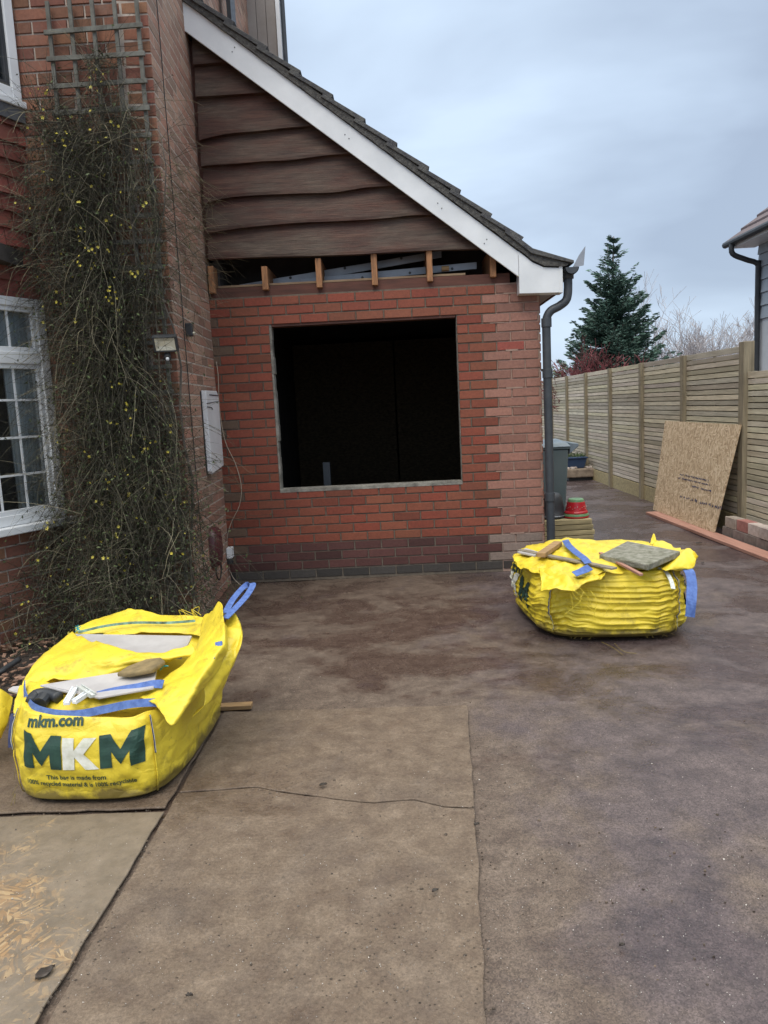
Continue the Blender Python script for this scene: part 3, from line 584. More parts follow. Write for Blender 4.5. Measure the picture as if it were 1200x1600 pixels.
# gutter and downpipe
g = MB(); k = 10; vs = []
for y in (YB-.02, 12):
    for r in (.056, .050):
        for i in range(k+1): a = math.pi*i/k; vs.append((1.412-r*math.cos(a), y, 2.425-r*math.sin(a)))
n1 = k+1; fs = []
for i in range(k): fs += [(i, i+1, 2*n1+i+1, 2*n1+i), (n1+i, 3*n1+i, 3*n1+i+1, n1+i+1), (i, n1+i, n1+i+1, i+1)]
g.add(vs, fs); g.add([vs[i] for i in range(n1)]+[(1.412, YB-.02, 2.43)], [tuple(range(n1))]); g.build('gutter', M['downpipe'], gar)
mb = MB(); pr = .034
pts = catmull([Vector(p) for p in [(1.40, 6.30, 2.40), (1.40, 6.30, 2.27), (1.385, 6.30, 2.19), (1.33, 6.30, 2.145), (1.26, 6.30, 2.11), (1.226, 6.30, 2.05), (1.222, 6.30, 1.95), (1.224, 6.30, 1.2), (1.226, 6.30, .03)]], 6)
mb.tube(pts, pr, 14); mb.tube([(1.40, 6.3, 2.41), (1.40, 6.3, 2.35)], .046, 14); mb.build('downpipe', M['downpipe'], gar, smooth=True)
for z in (2.02, 1.62, .62): MB().tube([(1.224, 6.30, z-.035), (1.224, 6.30, z+.035)], .041, 16).build('pipe_collar', M['downpipe'], gar, bevel=.002)
mb = MB(); mb.box(1.18, 1.27, 6.325, 6.35, 1.64, 1.66); mb.build('pipe_bracket', M['downpipe'], gar)
a = Vector((1.43, 6.25, 2.43)); MB().prism([a, a+Vector((.085, 0, .01)), a+Vector((.10, 0, .155)), a+Vector((.05, 0, .09))], (0, .012, 0)).build('gutter_end_flap', M['galv'], gar)
# ------------------------------------------------------------ main house
YH = 5.1; XC = -1.425
hs = empty('brick_house', (-2.0, YH, 0), 'two-storey brick house with white windows and a tile-hung bay at the left', 'house')
OLD = (.33, .160, .112)
def ocol(x, z, r):
    h = random.random(); v = random.uniform(.7, 1.3); return shade((OLD[0], OLD[1]*(1+.35*h), OLD[2]*(1+.4*h)), v)
def fcol(x, z, r):
    h = random.random(); v = random.uniform(.7, 1.25); return shade((.24, .092*(1+.3*h), .066), v)
ub = (Vector((XL, YG, 0))-Vector((XC, YH, 0))).normalized(); nb = Vector((-ub.y, ub.x, 0))*-1   # side wall direction and outward normal
SW = 7.5; HT = 7.3
mb = MB(); o = Vector((XC, YH, 0)); mb.hexa([o-nb*.2, o, o+ub*SW, o+ub*SW-nb*.2, o-nb*.2+Vector((0, 0, HT)), o+Vector((0, 0, HT)), o+ub*SW+Vector((0, 0, HT)), o+ub*SW-nb*.2+Vector((0, 0, HT))]); mb.build('side_mortar', M['mortar_pale'], hs)
mb = MB(); bricks(mb, o, ub, nb, SW, HT, ocol, off=.11, prot=.0015); mb.build('side_brickwork', M['brick_old'], hs)
P0 = Vector((-2.29, YH, 0)); FW = XC-P0.x
mb = MB(); mb.box(P0.x, XC-.012, YH+.002, YH+.16, 0, HT); mb.build('front_mortar', M['mortar_pale'], hs)
mb = MB(); bricks(mb, P0, (1, 0, 0), (0, -1, 0), FW-.0, HT, fcol, off=.03); mb.build('front_brickwork', M['brick_old'], hs)
# bay flank
db = Vector((-.42, -.9075, 0)).normalized(); nbay = Vector((.9075, -.42, 0)).normalized(); BL = .80
Q = lambda a, z, d=0: P0+db*a+Vector((0, 0, z))+nbay*d
P1 = P0+db*BL
WZ0, WZ1, UZ0 = .80, 2.21, 3.42
def fbox(mb, a0, a1, z0, z1, d0, d1, c=None): return mb.hexa([Q(a0, z0, d0), Q(a1, z0, d0), Q(a1, z0, d1), Q(a0, z0, d1), Q(a0, z1, d0), Q(a1, z1, d0), Q(a1, z1, d1), Q(a0, z1, d1)], c)
mb = MB(); fbox(mb, 0, BL, 0, WZ0-.05, -.15, 0)
mb.box(P1.x-1.5, P1.x, P1.y, P1.y+.15, 0, WZ0-.05); mb.build('bay_mortar', M['mortar_pale'], hs)
mb = MB(); bricks(mb, P0, db, nbay, BL, WZ0-.05, fcol, off=.02); bricks(mb, P1-Vector((1.5, 0, 0)), (1, 0, 0), (0, -1, 0), 1.5, WZ0-.05, fcol); mb.build('bay_brickwork', M['brick_old'], hs)
mb = MB(); fbox(mb, 0, BL, WZ1+.03, UZ0-.10, -.15, 0); mb.box(P1.x-1.5, P1.x, P1.y, P1.y+.15, WZ1+.03, UZ0-.1); mb.build('bay_upper_wall', M['dark_timber'], hs)
mb = MB(); z = WZ1+.0; r = 0
while z < UZ0-.12:
    a = -.10*(r % 2)
    while a < BL:
        a0, a1 = max(a, 0), min(a+.158, BL)
        if a1-a0 > .01:
            g = random.uniform(.65, 1.3); dj = random.uniform(0, .004)
            mb.hexa([Q(a0, z, .012), Q(a1, z, .012), Q(a1, z, .034+dj), Q(a0, z, .034+dj), Q(a0, z+.16, .001), Q(a1, z+.16, .001), Q(a1, z+.16, .012), Q(a0, z+.16, .012)], (g, g*random.uniform(.85, 1.1), g))
        a += .165
    for i in range(9):
        x1 = P1.x-i*.165; g = random.uniform(.65, 1.3); mb.hexa([(x1-.158, P1.y-.034, z), (x1, P1.y-.034, z), (x1, P1.y-.012, z), (x1-.158, P1.y-.012, z), (x1-.158, P1.y-.012, z+.16), (x1, P1.y-.012, z+.16), (x1, P1.y-.001, z+.16), (x1-.158, P1.y-.001, z+.16)], (g, g, g))
    z += .105; r += 1
mb.build('hung_tiles', M['hung'], hs)
mb = MB(); fbox(mb, -.0, BL, UZ0-.13, UZ0-.045, .002, .05); mb.build('lead_flashing', M['lead'], hs)
def window(z0, z1, transom, upper):
    f = MB(); D0, D1 = -.02, .05
    a0, a1 = .01, .76
    fbox(f, a0, a0+.065, z0, z1, D0, D1); fbox(f, a1-.065, a1, z0, z1, D0, D1); fbox(f, a0+.065, a1-.065, z0, z0+.065, D0, D1-.002); fbox(f, a0+.065, a1-.065, z1-.055, z1, D0, D1-.002)
    if transom: fbox(f, a0+.065, a1-.065, transom, transom+.075, D0, D1-.003)
    wn_ = f.build('window', M['upvc'], hs, bevel=.004)
    s = MB(); secs = [(z0+.065, transom)] if transom else [(z0+.065, z1-.055)]
    if transom: secs.append((transom+.075, z1-.055))
    for (p, q) in secs: # inner sash
        fbox(s, a0+.065, a0+.095, p, q, -.01, .035); fbox(s, a1-.095, a1-.065, p, q, -.01, .035); fbox(s, a0+.095, a1-.095, p, p+.03, -.01, .034); fbox(s, a0+.095, a1-.095, q-.03, q, -.01, .034)
    s.build('frame', M['black_plastic'] if upper else M['upvc'], wn_, bevel=.003)
    g = MB(); fbox(g, a0+.07, a1-.07, z0+.06, z1-.05, .005, .011); g.build('pane', M['glass'], wn_)
    if not upper:
        b = MB()
        for a in (.275, .46, .65): fbox(b, a-.007, a+.007, z0+.09, z1-.08, .013, .020)
        p, q = secs[0]
        for i in (1, 2, 3): zz = p+(q-p)*i/4+.01; fbox(b, a0+.09, a1-.09, zz-.007, zz+.007, .0135, .0205)
        b.build('glazing_bar', M['upvc'], wn_)
        c = MB(); vs = []
        for i in range(61):
            a = .08+.22*i/60; d = -.035+.016*math.sin(i*.95)+.008*math.sin(i*2.3)
            vs += [Q(a, z0+.02, d), Q(a, z1-.02, d)]
        c.add(vs, [(2*i, 2*i+2, 2*i+3, 2*i+1) for i in range(60)]); co = c.build('curtain', M['curtain'], wn_, smooth=True); sm = co.modifiers.new('s', 'SOLIDIFY'); sm.thickness = .003
    else:
        c = MB(); fbox(c, .06, .74, z0+.03, z1-.03, -.012, -.008); c.build('blind', M['frost'], wn_)
    sl_ = MB(); fbox(sl_, -.03, BL, z0-.05, z0-.002, -.05, .11) if not upper else fbox(sl_, -.01, BL, z0-.045, z0-.002, -.05, .065); sl_.build('sill', M['upvc'], wn_, bevel=.006)
    x1 = P1.x; ff = MB()   # bay front frame beyond the picture edge
    for (p, q) in ((z0, z0+.065), (z1-.055, z1)): ff.box(x1-1.5, x1, P1.y-.04, P1.y+.03, p, q)
    for xx in (x1-1.5, x1-.75, x1-.06): ff.box(xx, xx+.06, P1.y-.038, P1.y+.03, z0+.065, z1-.055)
    ff.build('frame', M['upvc'], wn_); gg = MB(); gg.box(x1-1.48, x1-.02, P1.y, P1.y+.006, z0+.05, z1-.05); gg.build('pane', M['glass'], wn_)
window(WZ0, WZ1, 1.80, False); window(UZ0, 4.75, None, True)
mb = MB(); mb.box(-4.2, -2.3, YH+.3, YH+.35, 0, 5); mb.box(-4.3, -4.2, P1.y, YH+.3, 0, 5); mb.box(-4.2, -2.31, P1.y+.2, YH+.3, 2.4, 2.5); mb.build('interior_walls', M['inner'], hs)
mb = MB(); mb.prism([P0+Vector((0, 0, 4.75)), P1+Vector((0, 0, 4.75)), P1+Vector((-1.5, 0, 4.75)), Vector((-4.2, YH+.3, 4.75)), Vector((-2.3, YH+.3, 4.75))], (0, 0, .2)); mb.build('bay_roof', M['lead'], hs)
# rear upper wing seen over the garage roof
E1 = o+ub*((10.55-YH)/ub.y); e = Vector((E1.x, E1.y, 0))
mb = MB()
for i in range(3): mb.box(e.x+i*.122, e.x+.118+i*.122, 10.30+.004*(i % 2), 10.45, 3.5, 7.3)
mb.build('rear_cladding', M['soffit'], hs, bevel=.004)
mb = MB(); mb.box(e.x+.37, e.x+.42, 10.27, 10.47, 3.5, 7.3); mb.build('corner_trim', M['upvc'], hs); mb = MB(); mb.tube([(e.x+.45, 10.35, 3.5), (e.x+.45, 10.35, 7.3)], .028, 12); mb.build('rear_downpipe', M['downpipe'], hs)
mb = MB(); mb.box(e.x-.05, e.x+.36, 10.452, 10.62, 3.3, 7.3); mb.build('rear_wing_wall', M['soffit'], hs)
mb = MB(); mb.box(XL+.01, XL+.05, 8.0, 8.25, 4.75, 6.6); mb.build('rear_window', M['black_plastic'], hs)
# black cable down the corner of the side wall
sw = lambda t, z, d=.012: Vector((XC, YH, z))+ub*t+nb*d
# ------------------------------------------------------------ things fixed to the walls
tag(MB().tube([sw(.22+.004*math.sin(z*3), z*.25, .013) for z in range(1, 25)], .0035, 6).build('cable', M['blackcable']), 'thin black cable running down the brick corner beside the climber', 'cable')
fl = empty('floodlight', (-1.47, 5.0, 1.9), 'black security floodlight with a pale lens and a sensor below, at the brick corner', 'floodlight')
fc = PY(258, 537, 4.84)
A = Vector((1, .18, 0)).normalized(); Bv = Vector((.0, -.35, 1)).normalized(); Cn = A.cross(Bv).normalized()
def lb(mb, u0, u1, v0, v1, w0, w1, c=fc): return mb.obox(c+A*u0+Bv*v0+Cn*w0, A*(u1-u0), Bv*(v1-v0), Cn*(w1-w0))
m_ = MB(); lb(m_, -.074, .074, -.052, .047, -.05, 0); lb(m_, -.072, -.062, -.05, .045, 0, .012); lb(m_, .062, .072, -.05, .045, 0, .012); lb(m_, -.062, .062, -.05, -.042, 0, .012); lb(m_, -.062, .062, .037, .045, 0, .012); m_.build('housing', M['black_plastic'], fl, bevel=.003)
m_ = MB(); i1 = [(-.06, -.04), (.06, -.04), (.06, .036), (-.06, .036)]; i2 = [(-.034, -.016), (.034, -.016), (.034, .016), (-.034, .016)]
m_.add([fc+A*u+Bv*v+Cn*.008 for u, v in i1]+[fc+A*u+Bv*v+Cn*.0015 for u, v in i2], [(0, 1, 5, 4), (1, 2, 6, 5), (2, 3, 7, 6), (3, 0, 4, 7), (4, 5, 6, 7)]); m_.build('lens', M['lampglass'], fl)
m_ = MB(); lb(m_, -.012, .012, -.075, -.05, -.03, -.01); m_.tube([fc+Bv*-.07-Cn*.03, fc+Bv*-.092+Cn*.012], [.020, .022], 12); m_.build('sensor', M['black_plastic'], fl, bevel=.002)
m_ = MB(); m_.lathe(fc+Bv*-.092+Cn*.016-Vector((0, 0, .012)), [(.004, 0), (.010, .004), (.012, .012), (.010, .02), (.004, .024)], 12); m_.build('sensor_lens', M['upvc'], fl, smooth=True)
m_ = MB(); m_.tube([fc-Cn*.04, Vector((-1.44, YH-.005, fc.z-.0))], .014, 8); m_.build('bracket', M['black_plastic'], fl)
c = sw(.33, 2.02, 0); cm = empty('security_camera', c, 'small black camera high on the side wall beside the cable', 'camera')
MB().obox(c-ub*.03-Vector((0, 0, .05)), ub*.06, nb*.05, Vector((0, 0, .09))).build('body', M['black_plastic'], cm, bevel=.008); MB().tube([c+nb*.05-Vector((0, 0, .03)), c+nb*.062-Vector((0, 0, .034))], .014, 12).build('lens', M['lampglass'], cm)
pn = empty('white_cover_board', sw(.98, 1.3, 0), 'long white plastic cover board fixed on the side wall near the inner corner', 'cover board')
mb = MB(); u0, u1 = .62, 1.10
mb.prism([sw(u0, 1.005, .010), sw(u0+.02, .985, .010), sw(u1, 1.015, .010), sw(u1, 1.57, .010), sw(u1-.05, 1.61, .010), sw(u0, 1.605, .010)], nb*.035); mb.build('board', M['upvc'], pn, bevel=.004)
MB().prism([sw(u0-.006, 1.0, .004), sw(u0+.03, .97, .004), sw(u1+.003, 1.0, .004), sw(u1+.003, 1.55, .004), sw(u0-.006, 1.60, .004)], nb*.005).build('backing_strip', M['black_plastic'], pn)
mb = MB(); mb.tube([sw(u0+.12, 1.575, .047), sw(u1-.01, 1.575, .047)], .004, 5); mb.tube([sw(u0, 1.51, .047), sw(u1-.01, 1.53, .047)], .003, 5); mb.tube([sw(u0, 1.485, .047), sw(u0+.15, 1.48, .049), sw(u0+.19, 1.465, .049)], .003, 5); mb.build('wire_clip', M['downpipe'], pn)
mx = empty('meter_box', sw(.70, .27, 0), 'dark maroon rounded plastic cover low on the side wall', 'cover box')
mb = MB(); vs = []; K = 24
for d, s in ((0, 1), (.03, 1), (.055, .9), (.065, .6)):
    for i in range(K):
        a = 6.28318*i/K; cx_, cz_ = math.cos(a), math.sin(a); cx_ = math.copysign(abs(cx_)**.7, cx_)*.13*s; cz_ = math.copysign(abs(cz_)**.7, cz_)*.155*s
        vs.append(sw(.62+cx_, .43+cz_, d))
mb.add(vs, [(r*K+i, r*K+(i+1) % K, (r+1)*K+(i+1) % K, (r+1)*K+i) for r in range(3) for i in range(K)]+[tuple(range(3*K, 4*K))]); mb.build('cover', M['maroon'], mx, smooth=True)
MB().tube(catmull([sw(.56, .30, .03), sw(.55, .23, .03), sw(.64, .17, .03), sw(.74, .22, .03), sw(.73, .36, .03)], 6), .006, 6).build('hose', M['blackcable'], mx, smooth=True)
sb = empty('cable_junction_box', sw(1.17, .27, 0), 'small grey cable box in the corner where the two brick walls meet', 'junction box')
MB().obox(sw(1.12, .24, .006), ub*.10, nb*.045, Vector((0, 0, .085))).build('box', M['upvc'], sb, bevel=.004); MB().obox(sw(1.13, .19, .006), ub*.08, nb*.04, Vector((0, 0, .05))).build('gland', M['black_plastic'], sb, bevel=.004)
Yc = YG-.03
tag(MB().tube(catmull([PY(x, y, Yc) for x, y in [(338, 565), (341, 590), (343, 640), (352, 690), (368, 725), (377, 760), (374, 790), (362, 815), (355, 840), (353, 872)]], 5), .0035, 6).build('cable', M['cable'], smooth=True), 'cream cable hanging in a loose curve down the inner corner of the brick walls', 'cable')
tag(MB().tube(catmull([PY(358, 890, Yc-.03), PY(366, 905, Yc-.05), PY(378, 916, Yc-.1), PZ(388, 925, .02)], 5), .004, 6).build('cable', M['cable'], smooth=True), 'short pale cable end trailing to the ground below the grey junction box', 'cable')
tag(MB().tube(catmull([PZ(-40, 1055, .07), PZ(-5, 1052, .07), PZ(12, 1042, .08), PZ(30, 1030, .09)], 5), .016, 8).build('garden_hose', M['black_plastic'], smooth=True), 'black hose lying on the soil bed at the left edge', 'hose')
# trellis
tr = empty('trellis', (-1.75, 5.05, 0), 'weathered grey-green square lattice trellis on the brick wall behind the climber', 'trellis')
TX0, TX1 = -2.025, -1.475
for i in range(5):
    x = TX0+(TX1-TX0)*i/4; mb = MB(); mb.box(x-.012, x+.012, 5.045, 5.063, .3, 3.98); mb.build('upright', M['trellis'], tr, bevel=.002)
z = 3.80; i = 0
while z > .4:
    mb = MB(); j = random.uniform(-.006, .006); mb.hexa([(TX0-.03, 5.028, z-.014+j), (TX1+.03, 5.028, z-.014-j), (TX1+.03, 5.044, z-.014-j), (TX0-.03, 5.044, z-.014+j), (TX0-.03, 5.028, z+.014+j), (TX1+.03, 5.028, z+.014-j), (TX1+.03, 5.044, z+.014-j), (TX0-.03, 5.044, z+.014+j)]); mb.build('rail', M['trellis'], tr, bevel=.002); z -= .158
# ------------------------------------------------------------ winter jasmine
def strands(S, D, Ln, nseg, grav, r0, curl, seed):
    """many thin curved stems; returns verts/faces/colour arrays"""
    rn = np.random.RandomState(seed); n = len(S); pts = [S]; d = D/np.linalg.norm(D, axis=1, keepdims=True); step = (Ln/nseg)[:, None]
    for i in range(nseg):
        d = d+rn.normal(0, curl, (n, 3)); d[:, 2] -= grav; d /= np.linalg.norm(d, axis=1, keepdims=True); pts.append(pts[-1]+d*step)
    P = np.stack(pts, 1); T = np.gradient(P, axis=1); T /= np.linalg.norm(T, axis=2, keepdims=True)
    A_ = np.cross(T, np.array([.3, .5, .81])); A_ /= np.linalg.norm(A_, axis=2, keepdims=True)+1e-9; B_ = np.cross(T, A_)
    rad = r0[:, None, None]*np.linspace(1, .35, nseg+1)[None, :, None]; V_ = []
    for j in range(3): a = 2.0944*j; V_.append(P+(A_*math.cos(a)+B_*math.sin(a))*rad)
    V_ = np.stack(V_, 2); idx = np.arange(n*(nseg+1)*3).reshape(n, nseg+1, 3); fs = []
    for j in range(3): k2 = (j+1) % 3; fs.append(np.stack([idx[:, :-1, j], idx[:, :-1, k2], idx[:, 1:, k2], idx[:, 1:, j]], -1).reshape(-1, 4))
    return V_.reshape(-1, 3), np.concatenate(fs), P
def npmesh(name, V_, Fq, mat, parent=None, colr=None, smooth=False):
    me = bpy.data.meshes.new(name); me.vertices.add(len(V_)); me.vertices.foreach_set('co', V_.astype(np.float32).ravel())
    k = Fq.shape[1]; me.loops.add(Fq.size); me.loops.foreach_set('vertex_index', Fq.astype(np.int32).ravel()); me.polygons.add(len(Fq))
    me.polygons.foreach_set('loop_start', np.arange(0, Fq.size, k, dtype=np.int32)); me.update(calc_edges=True); me.validate()
    if colr is None: colr = np.ones(len(V_))
    a = me.color_attributes.new('Col', 'FLOAT_COLOR', 'POINT'); c4 = np.ones((len(V_), 4), np.float32); cc = np.asarray(colr, np.float32)
    c4[:, :3] = cc[:, None] if cc.ndim == 1 else cc; a.data.foreach_set('color', c4.ravel()); me.materials.append(mat)
    if smooth: me.polygons.foreach_set('use_smooth', [True]*len(me.polygons))
    o = bpy.data.objects.new(name, me); col.objects.link(o); setpar(o, parent); return o
def quads(C, size, seed, flat=0.0, aspect=.4):
    rn = np.random.RandomState(seed); n = len(C); a = rn.normal(size=(n, 3)); a /= np.linalg.norm(a, axis=1, keepdims=True); b = np.cross(a, rn.normal(size=(n, 3))); b /= np.linalg.norm(b, axis=1, keepdims=True)
    s = np.asarray(size)[:, None] if np.ndim(size) else size
    V_ = np.stack([C-a*s, C+b*s*aspect, C+a*s, C-b*s*aspect], 1).reshape(-1, 3); return V_, np.arange(4*n).reshape(n, 4)
LZ = [(0, -2.62, -1.27), (.25, -2.58, -1.27), (.5, -2.36, -1.30), (.9, -2.20, -1.34), (1.3, -2.14, -1.42), (1.8, -2.14, -1.50), (2.2, -2.18, -1.46), (2.6, -2.24, -1.42), (3.0, -2.22, -1.48), (3.3, -2.12, -1.54), (3.55, -2.04, -1.62), (3.7, -1.95, -1.6)]
lz = np.array(LZ)
def jas(n, seed, zpow=1.0, zmax=3.62):
    rn = np.random.RandomState(seed); z = zmax*rn.rand(n)**zpow; x0 = np.interp(z, lz[:, 0], lz[:, 1]); x1 = np.interp(z, lz[:, 0], lz[:, 2])
    t = np.clip(rn.normal(.5, .29, n), 0.02, .98); x = x0+(x1-x0)*t
    depth = np.interp(z, [0, .6, 1.5, 3.6], [.62, .34, .20, .10]); y = 5.03-depth*rn.rand(n)**1.2
    # patchy growth: thin and gappy towards the top, never in front of the floodlight
    pr = np.array([noise.noise(Vector((a*3.4+5, c_*2.3, 3)))*1.1+noise.noise(Vector((a*9, c_*7, 8)))*.5 for a, c_ in zip(x, z)])
    keep = (pr+np.interp(z, [0, 1.2, 2.0, 2.6, 3.1, 3.6], [.9, .85, .75, .62, .50, .15])) > rn.rand(n)*.6
    keep &= ~((abs(x+1.44) < .16) & (abs(z-1.88) < .17))
    return np.stack([x, y, z], 1)[keep], rn
VV, FF, CC = [], [], []; base = 0; allP = []
for (n, seed, Lr, grav, curl, r, zp, out) in [(9500, 1, (.12, .36), .015, .10, (.0009, .0021), .92, .5), (2600, 2, (.35, .75), .13, .09, (.0010, .0023), .85, .9), (7500, 3, (.06, .20), .0, .14, (.0008, .0017), 1.2, .7)]:
    S, rn = jas(n, seed, zp); n = len(S); cx_ = np.interp(S[:, 2], lz[:, 0], (lz[:, 1]+lz[:, 2])/2)
    D = rn.normal(0, .8, (n, 3)); D[:, 1] -= out*.5; D[:, 0] += (S[:, 0]-cx_)*.7; D[:, 2] += rn.choice([-.7, .5], n, p=[.6, .4])
    Ln = rn.uniform(*Lr, n)*np.interp(S[:, 2], [0, 3.0, 3.6], [1, 1, .7])
    V_, F_, P_ = strands(S, D, Ln, 6, grav, rn.uniform(*r, n), curl, seed+50); g = rn.choice([.35, .6, .9, 1.9, 3.2], n, p=[.34, .27, .2, .11, .08]); g = np.repeat(g, 21)
    V_[:, 2] = np.maximum(V_[:, 2], .02); VV.append(V_); FF.append(F_+base); CC.append(np.stack([g, g*rn.uniform(.92, 1.0, 1), g*.9], 1)); base += len(V_); allP.append(P_.reshape(-1, 3))
allP = np.concatenate(allP)
# the arching long whips towards the upper left and right
rn = np.random.RandomState(77); S, _ = jas(380, 78, .8, 3.4); S = S[:240]; nq = len(S); D = rn.normal(0, .5, (nq, 3)); D[:, 1] -= .5; D[:, 0] += np.where(S[:, 0] > -1.75, .9, -.9)*rn.uniform(.4, 1.0, nq); D[:, 2] += .5
V_, F_, P_ = strands(S, D, rn.uniform(.30, .6, nq), 9, .22, rn.uniform(.0012, .0022, nq), .08, 79); g = np.repeat(rn.choice([1.2, 2.2, 3.4], nq), 30); VV.append(V_); FF.append(F_+base); CC.append(np.stack([g, g*.93, g*.8], 1)); base += len(V_)
# tuft poking out over the joists
S = np.tile(np.array([[-1.50, 5.55, 2.75]]), (240, 1))+rn.normal(0, [.05, .35, .28], (240, 3)); S[:, 0] = -1.44+rn.rand(240)*.04; D = rn.normal(0, .45, (240, 3)); D[:, 0] += .6; D[:, 2] -= .2
V_, F_, P2 = strands(S, D, rn.uniform(.15, .42, 240), 6, .10, rn.uniform(.0012, .0022, 240), .12, 80); g = np.repeat(rn.choice([1, 1.8, 3.0], 240), 21); VV.append(V_); FF.append(F_+base); CC.append(np.stack([g, g*.92, g*.8], 1)); base += len(V_)
jz = empty('winter_jasmine', (-1.8, 4.9, 0), 'tangled leafless winter jasmine with small yellow flowers climbing the trellis', 'climbing plant')
npmesh('stems', np.concatenate(VV), np.concatenate(FF), M['twig'], jz, np.concatenate(CC))
rn = np.random.RandomState(5); sel = allP[rn.randint(0, len(allP), 30000)]+rn.normal(0, .006, (30000, 3)); keep = rn.rand(len(sel)) < np.interp(sel[:, 2], [0, 1, 2.2, 3.6], [1, .85, .6, .22]); sel = sel[keep]
V_, F_ = quads(sel, rn.uniform(.006, .015, len(sel)), 6); g = np.repeat(rn.choice([.5, .8, 1.2, 2.0], len(sel)), 4); npmesh('leaves', V_, F_, M['leaf'], jz, np.stack([g, g, g*.9], 1))
# flowers: small six-petalled stars
nf = 420; S, _ = jas(nf*2, 91, 1.25, 3.55); S[:, 1] -= rn.uniform(.02, .12, len(S)); S = S[rn.rand(len(S)) < .55]; clus = S[rn.randint(0, len(S)//6, len(S))]; S = np.where(rn.rand(len(S))[:, None] < .5, clus+rn.normal(0, .035, S.shape), S)
vs_, fs_ = [], []
for i, c in enumerate(S):
    nrm = Vector((rn.normal(0, .5), -1, rn.normal(0, .6))).normalized(); a = nrm.orthogonal().normalized(); b = nrm.cross(a); r = rn.uniform(.006, .0125); b0 = len(vs_); c = Vector(c)
    np_ = 5
    for k in range(np_):
        t = 6.28318*k/np_; d1 = a*math.cos(t)+b*math.sin(t); d2 = -a*math.sin(t)+b*math.cos(t)
        vs_ += [c, c+d1*r*.6+d2*r*.32+nrm*r*.15, c+d1*r+nrm*r*.35, c+d1*r*.6-d2*r*.32+nrm*r*.15]; fs_.append((b0+4*k, b0+4*k+1, b0+4*k+2, b0+4*k+3))
npmesh('flowers', np.array([list(v) for v in vs_]), np.array(fs_), M['flower'], jz)
# main stems
mb = MB()
for i in range(7):
    x = -2.0+i*.1; pts = [Vector((x+.06*noise.noise(Vector((i*7, z*1.5, 0)))*2, 4.98+.03*noise.noise(Vector((i, z*2, 4))), z)) for z in np.linspace(0.03, 3.1+.1*i % .5, 14)]; mb.tube(pts, [.012-.0007*k for k in range(14)], 6)
mb.build('main_stems', M['bark'], jz, smooth=True)
